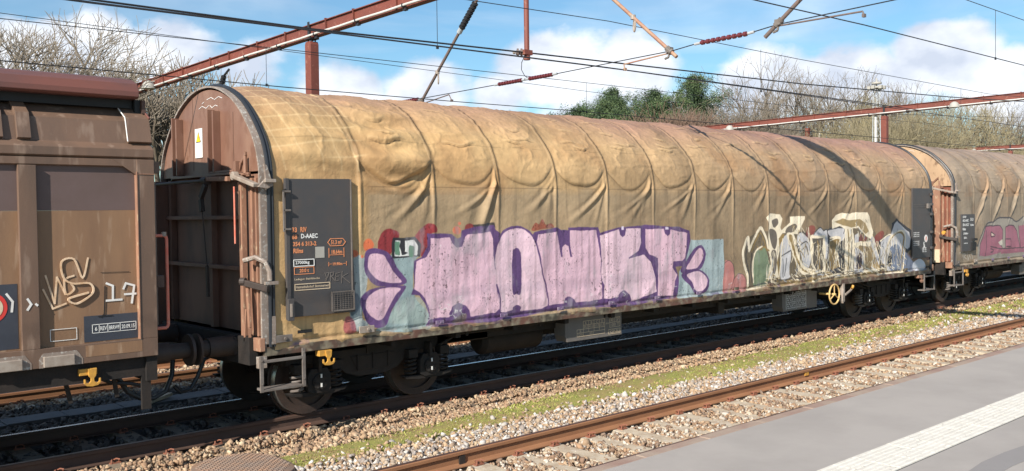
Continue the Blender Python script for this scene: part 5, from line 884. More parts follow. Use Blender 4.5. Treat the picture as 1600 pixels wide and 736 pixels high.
# ---- lettered panels on the hoods
def lettered_panel():
    y = -.775
    mb = MB(); mb.prism([(-.60,1.385),(-.60,3.085),(.27,3.095),(.325,1.60),(.325,1.385)], 1, y, y+.03); p = mb.build('number_panel', 'panel', wag, bevel=.003)
    mb = MB(); mb.box(-.655, -.605, y-.02, y+.03, 1.36, 3.09); mb.build('panel_hinge_strip', 'panel', p, bevel=.003)
    mb = MB()
    for z in (2.93, 2.70, 2.47): mb.box(-.70, -.60, y-.05, y-.021, z-.012, z+.012)
    mb.box(-.705, -.685, y-.05, y-.03, 2.44, 2.95); mb.build('hinge', 'steel', p, bevel=.003)
    mb = MB(); mb.box(-.665, -.585, y-.06, y-.021, 1.35, 1.62); mb.build('hinge', 'panel', p, bevel=.004)
    mb = MB(); mb.box(-.645, -.615, y-.066, y-.0605, 1.40, 1.56); mb.build('hinge_plate', 'bright', p)
    mb = MB(); mb.box(.275, .29, y-.012, y+.03, 1.6, 3.09); mb.build('edge_strip', 'steel', p)
    T = MB(); t = y-.0035
    for s_, a, b, c, d in (('33',-.568,-.50,2.428,2.491),('RIV',-.453,-.365,2.429,2.492),('68',-.57,-.498,2.343,2.404),('354 6 313-2',-.558,-.232,2.257,2.313),('Rilns',-.555,-.419,2.171,2.230),('51.3 m²',-.022,.135,2.262,2.318),('18.64m',-.015,.14,2.141,2.195),('19.90m',0,.14,1.994,2.034),('20.0 t',-.475,-.345,1.931,1.978)): T.text(s_, a, b, c, d, t, .035)
    T.build('lettering', 'orange', p)
    T = MB(); T.text('D-AAEC', -.445, -.212, 2.351, 2.409, t, .03); T.text('27000kg', -.531, -.337, 2.024, 2.074, t-.004, .02); T.build('lettering', 'white', p)
    T = MB(); T.text('Ladegut: Stahlbleche', -.545, -.192, 1.831, 1.862, t, .012); T.text('Heimatbahnhof: Bommerwel', -.527, -.065, 1.736, 1.768, t, .012); T.build('lettering', 'cream', p)
    def rect(mb, a, b, c, d, w_, yy): mb.ribbon([(a,c),(b,c)], w_, yy); mb.ribbon([(b,c+.0),(b,d)], w_, yy-.0009); mb.ribbon([(b,d),(a,d)], w_, yy-.0018); mb.ribbon([(a,d),(a,c)], w_, yy-.0027)
    T = MB(); T.box(-.54, -.285, t-.003, t-.001, 2.016, 2.084); T.build('mark', 'black', p)
    T = MB(); rect(T, -.556, -.272, 2.010, 2.090, .010, t-.003); T.build('mark', 'white', p)
    T = MB(); rect(T, -.547, -.274, 1.910, 1.994, .008, t); T.build('mark', 'orange', p)
    T = MB(); rect(T, -.543, -.051, 1.713, 1.787, .010, t); T.build('mark', 'cream', p)
    T = MB(); T.ribbon([(-.07,2.29),(-.03,2.335),(.15,2.335),(.19,2.29),(.15,2.245),(-.03,2.245),(-.07,2.29)], .009, t); T.ribbon([(-.055,2.10),(-.055,2.215)], .009, t); T.ribbon([(.165,2.10),(.165,2.215)], .009, t); T.ribbon([(-.05,2.13),(.16,2.13)], .007, t)
    T.ribbon([(-.065,2.015),(-.02,2.015)], .006, t); T.ribbon([(-.06,1.99),(-.06,2.04)], .007, t); T.ribbon([(.155,2.015),(.20,2.015)], .006, t); T.ribbon([(.20,1.99),(.20,2.04)], .007, t); T.build('mark', 'orange', p)
    T = MB(); T.box(-.248, -.12, t-.001, t+.002, 2.101, 2.24); T.build('blank_label', 'lampgrey', p)
    T = MB()
    for l in ([-120,1912,-91,1831,-108,1805],[-130,1903,-59,1908,-81,1848,-111,1832],[-41,1802,-39,1907,12,1913,0,1870,-30,1863,20,1807],[30,1797,42,1894,93,1900],[35,1850,82,1856],[30,1797,81,1803],[121,1765,134,1916],[217,1885,133,1845,246,1761]): T.ribbon([(l[i]/1000, l[i+1]/1000) for i in range(0, len(l), 2)], .008, t)
    T.build('scratched_tag', 'steel', p)
    T = MB(); rect(T, -.04, .285, 1.42, 1.66, .014, t-.02); rect(T, -.04, .285, 1.42, 1.66, .014, t-.035)
    for k in range(9): T.beam((-.04+.04*k, t-.03, 1.425), (-.04+.04*k, t-.03, 1.655), .003, .003); 
    for k in range(8): T.beam((-.03+.0*k, t-.034, 1.45+.025*k), (.275, t-.034, 1.45+.025*k), .003, .003)
    T.box(-.035, .28, t-.03, t-.006, 1.425, 1.432); T.build('document_basket', 'steel', p)
    mb = MB(); mb.box(-.50, -.30, -.752, -.747, 1.175, 1.215); mb.build('maker_plate', 'black', wag); mb = MB(); mb.text('EUROPEAN', -.49, -.31, 1.19, 1.21, -.7525); 
    # far end panel
    mb = MB(); mb.prism([(16.42,1.36),(16.42,3.1),(17.42,3.1),(17.42,1.36)], 1, y, y+.03); q = mb.build('number_panel', 'panel', wag, bevel=.003)
    T = MB()
    for k in range(6): T.text('GETRAG 33RIV', 16.47+(0 if k < 3 else .0), 16.80, 1.985-.045*k-(.08 if k > 2 else 0), 2.01-.045*k-(.08 if k > 2 else 0), t, .03)
    for k in range(3): T.text('SAD 20t', 16.95, 17.2, 1.5+.045*k, 1.53+.045*k, t, .03)
    T.cyl((17.17,t,1.84), (17.17,t-.003,1.84), .095, 24); T.text('A', 17.0, 17.14, 1.58, 1.72, t-.001, .02); T.text('K', 17.02, 17.12, 1.68, 1.76, t-.001, .02); T.build('lettering', 'white', q)
    T = MB(); T.ribbon([(17.12,1.80),(17.17,1.90),(17.22,1.80)], .012, t-.004); T.ribbon([(17.17,1.76),(17.17,1.9)], .012, t-.005); T.build('mark', 'redrod', q)
    T = MB(); T.box(16.5, 17.25, t-.004, t, 2.63, 2.64); T.box(16.5, 17.25, t-.004, t, 2.69, 2.70); T.box(17.2, 17.32, t-.05, t, 2.6, 2.72); T.build('trim_strip', 'steel', q)
    mb = MB()
    for z in (2.95, 2.7, 2.45, 2.0, 1.6): mb.box(17.40, 17.50, y-.05, y-.001, z-.03, z+.03)
    mb.build('hinge', 'panel', q, bevel=.004)
    # next wagon's panel
    mb = MB(); mb.box(19.35, 20.24, y, y+.03, 1.42, 2.42); q = mb.build('number_panel', 'panel', wag2, bevel=.003)
    T = MB()
    for s_, a, b, c, d in (('33 RIV',19.42,19.66,2.32,2.38),('68 D-AAEC',19.42,19.80,2.22,2.29),('354 6 412-7',19.42,19.84,2.10,2.18),('Rilns',19.42,19.62,1.99,2.06),('27000kg',19.46,19.78,1.86,1.93),('20.0 t',19.50,19.7,1.76,1.82),('51.3',19.93,20.12,2.24,2.32),('18.64m',19.93,20.15,2.1,2.16),('Ladegut',19.5,19.75,1.62,1.66)): T.text(s_, a, b, c, d, t, .04)
    T.build('lettering', 'white', q)
    mb = MB(); mb.box(20.0, 20.25, y-.03, y-.001, 1.44, 1.66); mb.box(20.05, 20.3, y-.05, y-.001, 1.70, 1.76); mb.build('document_basket', 'black', q)
lettered_panel()
# orange-tan locking post on the near corner of the next wagon
mb = MB(); mb.box(18.74, 18.82, -.46, -.28, 1.15, 3.2); mb.build('locking_post', 'postlight', wag2, bevel=.004) if 'postlight' in M else mb.build('locking_post', 'post', wag2, bevel=.004)
mb = MB(); mb.box(18.735, 18.739, -.46, -.28, 1.15, 1.5); mb.build('post_foot_paint', 'cream', wag2)
mb = MB(); mb.cyl((18.74,-.58,1.95),(18.68,-.58,1.95),.05,12); mb.build('cap', 'yellow', wag2, smooth=True)

# ------------------------------------------------------------------ the brown sliding-wall wagon at the left
def brown_wagon():
    X1 = -2.21; X0 = -16.5
    w = thing('sliding_wall_wagon', 'brown sliding-wall freight wagon with red roof at the left edge', 'freight wagon', (-8.5, .78, 0))
    yc = .78; mir = lambda y: 2*yc-y
    P = [(-.64,1.12),(-.64,3.27),(-.70,3.28),(-.70,3.40),(-.60,3.47),(-.535,3.72),(-.20,3.92)]
    prof_ = P+[(mir(a), b) for a, b in P[::-1]]
    mb = MB(); mb.prism([(a+.02 if a < yc else a-.02, b) for a, b in prof_], 0, X1-.06, X1-.02); mb.build('end_wall', 'brown', w)
    # upper sloping wall skin with joggle, eaves recess
    mb = MB(); mb.prism([(-.60,3.45),(-.545,3.70),(-.26,3.88),(-.22,3.86),(-.51,3.68),(-.56,3.45)], 0, X0, X1-.1); mb.prism([(mir(-.60),3.45),(mir(-.545),3.70),(mir(-.26),3.88),(mir(-.22),3.86),(mir(-.51),3.68),(mir(-.56),3.45)], 0, X0, X1-.1); mb.build('upper_wall', 'brown', w)
    mb = MB(); mb.prism([(-.66,3.275),(-.70,3.30),(-.70,3.385),(-.60,3.452),(-.55,3.452),(-.55,3.275)], 0, X0, X1-.001); mb.build('waist_rail', 'brown', w, bevel=.004)
    mb = MB(); mb.prism([(-.66,3.19),(-.685,3.20),(-.685,3.274),(-.55,3.274),(-.55,3.19)], 0, X0, X1-.22); mb.build('waist_rail', 'brown', w, bevel=.003)
    # roof
    mb = MB(); rp = [(-.53,3.955),(-.575,3.975),(-.575,4.03),(-.53,4.12),(-.36,4.19),(0,4.25),(.78,4.31)]; rp2 = rp+[(mir(a), b) for a, b in rp[-2::-1]]
    mb.prism(rp2+[(mir(-.3),3.955),(-.3,3.955)], 0, X0, X1-.10); mb.build('roof', 'roof', w, bevel=.006)
    mb = MB(); mb.box(X0, X1-.12, -.40, mir(-.40), 3.86, 3.954); mb.box(X1-.11, X1-.05, -.46, -.36, 3.74, 3.954); mb.build('eaves', 'black', w)
    mb = MB(); mb.box(X1-.045, X1-.005, -.50, -.42, 3.80, 3.95); mb.build('corner_bracket', 'enddark', w)
    # lower wall: recessed panels, pillars, corner frame
    xs = [(-5.55, -5.40), (-3.59, -3.42)]
    fr = MB(); fr.box(X0, X1-.001, -.70, -.60, 1.10, 1.30); fr.build('lower_rail', 'brown', w, bevel=.004)
    k = MB(); k.box(-2.98, -2.385, -.7025, -.7005, 1.165, 1.285); k.build('repaint_patch', 'browntan', w)
    for a, b in ((-16.4,-14.2),(-14.0,-11.8),(-11.6,-9.7),(-9.5,-7.6),(-7.4,-5.56),(-5.39,-3.60),(-3.41,-2.41)):
        mb = MB(); mb.box(a-.02, b+.02, -.64, -.60, 1.301, 2.72); mb.build('wall_panel', 'browntan', w)
        mb = MB(); mb.box(a-.02, b+.02, -.641, -.60, 2.721, 3.19); mb.build('wall_panel', 'brownpurple', w)
    for a, b in ((-14.2,-14.0),(-11.8,-11.6),(-9.7,-9.5),(-7.6,-7.4),(-5.55,-5.40),(-3.59,-3.42)):
        mb = MB(); mb.box(a, b, -.70, -.642, 1.301, 3.189); mb.build('pillar', 'brown', w, bevel=.004)
        mb = MB(); s_ = .10; pp = [(-.60,3.452),(-.645,3.47),(-.575,3.735),(-.27,3.925),(-.24,3.89),(-.54,3.70)]
        mb.prism(pp, 0, a+.02, b-.02); mb.build('upper_rib', 'brown', w, bevel=.003)
    for a, b in ((-3.80,-3.70),): 
        mb = MB(); mb.prism([(-.60,3.452),(-.645,3.47),(-.575,3.735),(-.27,3.925),(-.24,3.89),(-.54,3.70)], 0, a-.02, b); mb.build('upper_rib', 'brown', w, bevel=.003)
        mb = MB(); mb.tube([(a+.02,-.33,3.93),(a+.05,-.36,3.93),(a+.2,-.36,3.925),(a+.23,-.33,3.93)], .006); mb.build('wire_loop', 'black', w)
    mb = MB(); mb.box(-2.40, X1-.001, -.70, -.60, 1.301, 3.274); mb.build('corner_pillar', 'brown', w, bevel=.004)
    mb = MB(); mb.box(-2.408, -2.4005, -.71, -.64, 1.301, 3.14); mb.box(-2.41, X1, -.7075, -.7005, 3.11, 3.118); mb.build('pillar_flange', 'post', w)
    mb = MB(); mb.prism([(-2.66,3.275),(-2.40,3.10),(-2.40,3.275)], 1, -.69, -.645); mb.build('corner_gusset', 'brown', w)
    mb = MB(); mb.prism([(-.60,3.452),(-.655,3.47),(-.585,3.735),(-.20,3.95),(-.17,3.91),(-.54,3.70)], 0, -2.46, X1-.001); er = mb.build('upper_rib', 'brown', w, bevel=.003)
    mb = MB(); mb.tube([(-2.475,-.26,3.93),(-2.475,-.585,3.735),(-2.475,-.655,3.47)], .006, 6); mb.build('weld_bead', 'white', w)
    mb = MB(); mb.tube([(X1-.004,-.22,3.97),(X1-.004,-.60,3.735)], .012, 6); mb.build('roof_trim', 'roof', w)
    mb = MB(); mb.box(X1+.0, X1+.10, -.60, -.48, 3.13, 3.26); mb.build('buffer_stop', 'brown', w, bevel=.004)
    for z in (3.28, 3.42): 
        for dx in (.05, .15): pass
    # underside
    mb = MB(); mb.box(X0, X1-.12, -.62, mir(-.62), .88, 1.099); mb.box(X1-.12, X1+.0, -.66, mir(-.66), .82, 1.15); mb.build('underframe', 'dark', w)
    for a, b in ((-3.40,-3.10),(-3.90,-3.60),(-5.0,-4.7),(-6.2,-5.9)):
        mb = MB(); mb.box(a, b, -.735, -.7005, 1.105, 1.215); mb.build('guide_block', 'bright', w, bevel=.006)
        mb = MB(); mb.prism([(a-.04,1.10),(a-.04,1.19),(a+.0,1.25),(b+.03,1.25),(b+.09,1.16),(b+.09,1.10)], 1, -.7035, -.7006); mb.build('scuffed_patch', 'greyframe', w)
    hook_yellow(-2.93, 1.04, -.66, w)
    mb = MB(); mb.beam((-3.13,-.5,.88), (-3.08,-.5,.66), .02, .045); mb.build('hanger', 'dark', w); mb = MB(); mb.beam((-2.63,-.5,.86), (-2.60,-.5,.66), .02, .045); mb.build('hanger', 'dark', w)
    mb = MB(); mb.box(-2.37, -2.27, -.62, -.58, .50, .88); mb.build('hanger', 'dark', w)
    mb = MB(); mb.smooth_tube([(-2.45,.3,.85),(-2.3,.3,.72),(-2.2,.3,.55),(-2.05,.32,.45),(-1.88,.34,.42),(-1.72,.36,.48),(-1.62,.4,.66),(-1.58,.45,.9)], .03, 8); mb.smooth_tube([(-2.6,.2,.8),(-2.42,.2,.70),(-2.2,.22,.66),(-2.0,.25,.6)], .022, 8); mb.build('brake_hose', 'seal', w, smooth=True)
    for y in (-.12, 1.68): buffer(X1, X1+.62, y, w)
    mb = MB(); mb.tube([(X1+.02,-.60,2.43),(X1+.14,-.60,2.43),(X1+.16,-.60,2.40),(X1+.16,-.60,1.42),(X1+.14,-.60,1.385),(X1+.02,-.60,1.385)], .018, 8); gr = mb.build('grab_rail', 'redrod', w, smooth=True)
    mb = MB(); mb.cyl((X1+.13,-.60,2.42),(X1+.13,-.60,2.47),.028,10); mb.build('rail_clamp', 'bright', gr); mb = MB(); mb.box(X1-.0, X1+.10, -.66, -.54, 1.85, 1.98); mb.build('rail_clamp', 'enddark', gr)
    for xc in (-5.4, -14.0): make_bogie(xc, w)
    # painted marks
    y = -.6435
    T = MB(); T.box(-2.974, -2.40, y, y+.002, 1.315, 1.592); T.build('dark_patch', 'bluegrey', w)
    T = MB(); T.box(-5.4, -3.61, y, y+.002, 1.32, 1.98); T.build('dark_patch', 'bluegrey', w)
    T = MB(); yy = y-.002
    for a, b in (((-2.89,1.405),(-2.43,1.405)),((-2.43,1.405),(-2.43,1.495)),((-2.43,1.495),(-2.89,1.495)),((-2.89,1.495),(-2.89,1.405)),((-2.82,1.405),(-2.82,1.495)),((-2.73,1.405),(-2.73,1.495)),((-2.60,1.405),(-2.60,1.495))): T.ribbon([a, b], .006, yy)
    for s_, a, b in (('6',-2.865,-2.84),('REV',-2.81,-2.74),('BRRW9',-2.715,-2.61),('20.09.15',-2.585,-2.445)): T.text(s_, a, b, 1.428, 1.472, yy-.001, .015)
    T.ribbon([(-3.31,1.36),(-3.05,1.36)], .006, yy); T.ribbon([(-3.05,1.36),(-3.05,1.48)], .006, yy-.0009); T.ribbon([(-3.05,1.48),(-3.31,1.48)], .006, yy-.0018); T.ribbon([(-3.31,1.48),(-3.31,1.36)], .006, yy-.0027); T.build('lettering', 'white', w)
    GS = [[-3342,2048,-3260,1753,-3232,2026,-3154,1843,-3165,2055],[-3064,2033,-3157,1989,-3145,1842,-3067,1886,-3097,1953],[-2919,2213,-2978,2005,-3060,2206,-3183,2185,-3171,2023,-3081,1952,-2910,1942,-2881,1840,-3040,1737,-3125,1792,-2928,1844],[-3369,1906,-3279,1700,-3148,1745]]
    T = MB()
    for i, l in enumerate(GS):
        Q = smooth_poly([(l[i_]/1000, l[i_+1]/1000) for i_ in range(0, len(l), 2)], False, 5) if i in (1, 2) else [(l[i_]/1000, l[i_+1]/1000) for i_ in range(0, len(l), 2)]; T.ribbon(Q, .019, yy-.001*i)
    T.build('sprayed_tag', 'tagcream', w)
    T = MB()
    for i, l in enumerate(([-2735,1931,-2667,1900,-2671,1742],[-2739,1744,-2576,1745],[-2556,1860,-2530,1920,-2440,1890,-2470,1700],[-2545,1800,-2425,1800])): T.ribbon([(l[i_]/1000, l[i_+1]/1000) for i_ in range(0, len(l), 2)], .022, yy-.001*i)
    T.build('sprayed_tag', 'tagwhite', w)
    T = MB()
    for i, l in enumerate(([-3711,1882,-3655,1800,-3666,1700],[-3532,1822,-3499,1766,-3535,1711],[-3455,1765,-3441,1751])): T.ribbon([(l[i_]/1000, l[i_+1]/1000) for i_ in range(0, len(l), 2)], .022, (yy if i == 0 else -.7025)-.001*i)
    T.build('sprayed_tag', 'tagwhite', w)
    T = MB(); T.cyl((-3.86,yy,1.75),(-3.86,yy-.002,1.75),.155,28); T.build('round_mark', 'red', w); T = MB(); T.cyl((-3.86,yy-.003,1.75),(-3.86,yy-.005,1.75),.115,28); T.build('round_mark', 'cream', w)
    T = MB(); T.ribbon([(-2.79,2.05),(-2.49,2.045)], .005, yy); T.ribbon([(-2.75,1.90),(-2.755,1.75),(-2.765,1.60),(-2.80,1.57)], .012, yy-.001); T.ribbon([(-2.83,1.58),(-2.68,1.58)], .008, yy-.002); T.build('scratches', 'black', w)
    return w
brown_wagon()
# ------------------------------------------------------------------ portals, wires and registration gear
def portal(label, x, z, y0, y1, columns, lamps, ribs=True, zslope=0.):
    t = thing('portal_gantry', label, 'catenary portal', (x, columns[0], -.4))
    hz = lambda y: z + zslope*(y-7)
    mb = MB(); mb.mi = 0
    A = [(y0, hz(y0)), (y1, hz(y1))]
    for dz0, dz1, xa, xb in ((.165,.19,-.085,.085), (-.19,-.165,-.085,.085), (-.164,.164,-.03,.03)):
        mb.quadbox([(x+xa,y0,hz(y0)+dz0),(x+xb,y0,hz(y0)+dz0),(x+xb,y1,hz(y1)+dz0),(x+xa,y1,hz(y1)+dz0),(x+xa,y0,hz(y0)+dz1),(x+xb,y0,hz(y0)+dz1),(x+xb,y1,hz(y1)+dz1),(x+xa,y1,hz(y1)+dz1)])
    mb.build('beam', 'gantry', t, bevel=.004)
    if ribs:
        y = y0+1.2; k = 0
        while y < y1:
            mb = MB(); mb.box(x-.088, x-.031, y-.012, y+.012, hz(y)-.164, hz(y)+.205); mb.box(x-.1, x-.02, y-.025, y+.025, hz(y)+.191, hz(y)+.215); mb.build('beam_rib', 'gantry', t); y += (1.9, 1.35, 2.2, 1.7)[k % 4]; k += 1
    mb = MB(); mb.smooth_tube([(x-.125, y0, hz(y0)-.13)]+[(x-.125, y, hz(y)-.13+.006*math.sin(y*3)) for y in np.arange(y0+1, y1, 1.0)]+[(x-.125, y1, hz(y1)-.13)], .032, 8); mb.build('conduit', 'pipe', t, smooth=True)
    for y in np.arange(y0+.8, y1, 2.05):
        mb = MB(); mb.box(x-.165, x-.03, y-.02, y+.02, hz(y)-.18, hz(y)-.09); mb.box(x-.1, x-.02, y-.07, y+.05, hz(y)-.25, hz(y)-.192); mb.build('cable_clamp', 'wire', t)
    for i, yc in enumerate(columns):
        mb = MB(); h = hz(yc)-.36; mb.prism([(yc-.15,-.5),(yc+.15,-.5),(yc+.15,h),(yc+.11,h+.08),(yc-.11,h+.08),(yc-.15,h)], 0, x-.13, x+.13); mb.box(x-.25, x+.25, yc-.25, yc+.25, -.5, -.28); mb.build('column', 'gantry', t, bevel=.01)
        mb = MB()
        for a in (-.09, .09):
            mb.cyl((x-.05,yc+a,h+.08), (x-.05,yc+a,hz(yc)-.18), .03, 8); mb.cyl((x+.06,yc+a,h+.08), (x+.06,yc+a,hz(yc)-.18), .02, 8)
        mb.box(x-.14, x+.14, yc-.17, yc+.17, hz(yc)-.215, hz(yc)-.192); mb.box(x-.1,x-.086,yc-.05,yc+.05,hz(yc)-.16,hz(yc)+.26); mb.build('column_head', 'wire', t)
    for yl in lamps:
        mb = MB(); r0 = .24; zc = hz(yl)-.20; k = 8
        prev = None
        for a in range(k+1):
            th = a/k*math.pi/2; rr = r0*math.sin(max(th, .05)); zz = zc+.26*math.cos(th)
            mb.v += [(x-.27+rr*math.cos(2*math.pi*i/20), yl+rr*math.sin(2*math.pi*i/20), zz) for i in range(20)]
            if a:
                b = len(mb.v)-40
                for i in range(20): j = (i+1) % 20; mb.face((b+i, b+j, b+20+j, b+20+i))
        b = len(mb.v)-20; mb.v += [(x-.27+.26*math.cos(2*math.pi*i/20), yl+.26*math.sin(2*math.pi*i/20), zc-.03) for i in range(20)]
        for i in range(20): j = (i+1) % 20; mb.face((b+i, b+j, b+20+j, b+20+i))
        mb.face([b+20+i for i in range(20)]); mb.cyl((x-.27,yl,zc+.2),(x-.05,yl,zc+.24),.03,8)
        mb.build('flood_lamp', 'lampgrey', t, smooth=True)
    return t
portal('near red steel portal beam crossing above the hooded wagons', 7.0, 7.735, -8.0, 27.0, [11.61, 25.1], [22.6], zslope=-.016)
portal('middle red portal with two grey dome lamps beyond the train', 41.5, 7.80, -8.5, 30.0, [12.0], [21.5, 8.3], zslope=-.012)
portal('far small red portal low at the right behind the last wagon', 78.0, 7.55, -8, 40, [18.6], [21.5], ribs=False)
portal('short red portal piece seen between the lattice mast and the middle column', 112.0, 11.0, 44, 49, [46.5], [], ribs=False)
mb = MB(); mb.cyl((41.6,12.55,-.4), (41.6,12.55,7.5), .065, 10); mb.smooth_tube([(41.6,12.55,7.3),(41.6,12.5,7.6),(41.55,12.3,7.75)], .05, 8); o = mb.build('pale_pipe_post', 'pipe', loc=(41.6,12.55,-.4)); tag(o, 'pale pipe standing beside the middle red portal column', 'pipe')
o = thing('signal_post', 'slim rusty post with a white pipe behind the hooded wagon roof', 'post', (60, 27, -.4)); mb = MB(); mb.box(59.9, 60.15, 27, 27.3, -.4, 8.9); mb.build('post', 'gantry', o); mb = MB(); mb.cyl((60.5,26.4,-.4),(60.5,26.4,8.6),.08,8); mb.build('pipe', 'pipe', o)

def wire(label, pts, r, sag=.0, group='overhead wires of the railway'):
    mb = MB(); P = []
    for p, q in zip(pts[:-1], pts[1:]):
        p, q = Vector(p), Vector(q); n = max(2, int((q-p).length/2.5))
        for k in range(n): t = k/n; v = p.lerp(q, t); v.z -= sag*4*t*(1-t)*((q-p).length/34)**2; P.append(v)
    P.append(Vector(pts[-1])); mb.smooth_tube(P, r, 6); o = mb.build('overhead_wire', 'wire', loc=tuple(P[0])); tag(o, label, 'wire', group); return o
wire('thick feeder wire held by the hanging post at the near portal', [(-28,3,6.3),(-1.65,3,5.78),(1.97,3,5.80),(7,3,5.93),(17.67,3,6.18),(27.8,3,6.55),(41.5,3,7.2)], .016)
wire('second thick wire just below the feeder wire', [(-28,2.8,6.0),(-1.65,2.8,5.70),(7,1.0,5.40),(20,.6,5.36)], .011)
wire('contact wire above the freight wagons', [(-40,.9,5.2),(-2.46,.5,5.18),(2.76,.45,5.23),(7,.35,5.25),(13.4,.5,5.29),(27.7,.6,5.31),(41.5,1.1,5.3),(78,.6,5.3),(112,.8,5.3)], .009)
wire('messenger wire above the freight wagons', [(-40,.75,7.2),(-27,.75,7.1),(3.4,.75,6.12),(7,.75,6.22),(13.83,.75,6.19),(25.3,.75,6.24),(41.5,.75,6.9),(60,.75,6.2),(78,.75,6.9)], .007)
wire('messenger wire above the track behind the train', [(-40,5.25,6.5),(-2.3,5.25,5.79),(3.4,5.25,5.85),(12,5.25,5.92),(25,5.25,6.0),(41.5,5.25,6.8),(60,5.25,6.1),(78,5.25,6.8)], .007)
wire('contact wire above the track behind the train', [(-40,5.1,5.1),(-2.3,5.25,5.13),(2.74,5.3,5.12),(7,5.5,5.17),(10.7,5.25,5.17),(41.5,4.9,5.2),(78,5.5,5.2)], .009)
wire('messenger wire above the platform track', [(-40,-3.75,7),(7,-3.75,6.75),(12.1,-3.75,6.56),(15.1,-3.75,6.56),(24,-3.75,6.55),(41.5,-3.75,7)], .007)
wire('contact wire above the platform track', [(-40,-3.6,5.5),(5,-3.75,5.53),(8.1,-3.75,5.58),(15.1,-3.75,5.61),(41.5,-4.0,5.5),(78,-3.5,5.5)], .009)
wire('thin far wire above the second track from the right', [(30,9.8,5.4),(41.5,9.8,5.6),(78,9.8,5.5)], .009)
wire('thin far messenger above the third track', [(-10,9.8,6.9),(20,9.8,6.5),(41.5,9.8,6.9),(78,9.8,6.6)], .007)
for lab, x, y, za, zb in (('dropper wire left of the near red column', 2.3, 5.27, 5.84, 5.13), ('dropper wire right of the near portal beam end', 2.76, .55, 6.2, 5.24), ('dropper wire above the dark pines', 11.2, 5.25, 5.91, 5.17), ('dropper wire left of the steady arm', 11.95, .62, 6.2, 5.28), ('dropper wire at the upper right', 13.55, -3.75, 6.56, 5.60), ('dropper wire above the bare bushes', 23.0, .7, 6.22, 5.30), ('dropper wire beyond the middle portal', 33, 5.2, 6.3, 5.2)):
    mb = MB(); mb.cyl((x,y,za), (x,y,zb), .005, 5); mb.box(x-.02,x+.02,y-.012,y+.012,zb-.03,zb+.02); o = mb.build('dropper', 'wire', loc=(x,y,za)); tag(o, lab, 'wire', 'droppers between the overhead wires')
# cross-span with its insulators, plane x = 7
XP = 7.0
cs = thing('cross_span', 'cross wire with ribbed brown insulators under the near portal', 'cross wire', (XP, 0, 5.4))
CS = [(7.9,5.33),(6.6,5.345),(3.98,5.375),(2.17,5.395),(.22,5.44),(-.77,5.46),(-1.27,5.51),(-2.32,5.53),(-2.85,5.59),(-5.3,5.66),(-8,5.8)]
mb = MB(); mb.smooth_tube([(XP,a,b) for a, b in CS], .009, 6); mb.build('span_wire', 'wire', cs)
def ribbed(a, b, r, parent, m='insul', n=9, name='insulator'):
    a, b = Vector(a), Vector(b); mb = MB(); mb.cyl(a, b, r*.55, 10)
    for k in range(n): t = (k+.5)/n; c = a.lerp(b, t); d = (b-a).normalized()*((b-a).length/n*.25); mb.cyl(c-d, c+d, r, 12)
    return mb.build(name, m, parent, smooth=True)
def sp(y): ys = [q[0] for q in CS][::-1]; zs_ = [q[1] for q in CS][::-1]; return (XP, y, float(np.interp(y, ys, zs_)))
for a, b in ((7.55,6.75),(3.9,3.15),(2.95,2.25),(-1.35,-2.3)):
    ribbed(sp(a), sp(b), .042, cs)
    for u_, v_ in ((a+.12, a), (b, b-.12)): mb = MB(); mb.cyl(sp(u_), sp(v_), .025, 8); mb.build('clevis', 'galv', cs)
mb = MB(); mb.smooth_tube([(XP,3.05,5.9),(XP,3.16,5.75),(XP,3.17,5.6),(XP,3.08,5.47),(XP,2.96,5.39)], .008, 6); mb.build('jumper', 'wire', cs)
# hanging post
hp = thing('hanging_post', 'vertical rusty post hanging from the portal with a round insulator at its foot', 'post', (XP, 3.0, 7.3)); mb = MB(); mb.cyl((XP,3.0,5.80),(XP,3.0,7.3),.055,14); mb.build('post', 'gantry', hp, smooth=True)
mb = MB(); mb.box(XP-.12,XP+.1,2.93,3.07,5.88,5.98); mb.cyl((XP,3.0,5.78),(XP,3.0,5.86),.07,14); mb.build('clamp', 'gantry', hp); ribbed((XP-.06,3.04,5.93),(XP-.18,3.14,5.93),.085,hp,'rod',2)
mb = MB(); mb.cyl((XP-.2,3.14,5.93),(XP-.24,3.16,5.93),.035,10); mb.build('wire_clip', 'bright', hp)
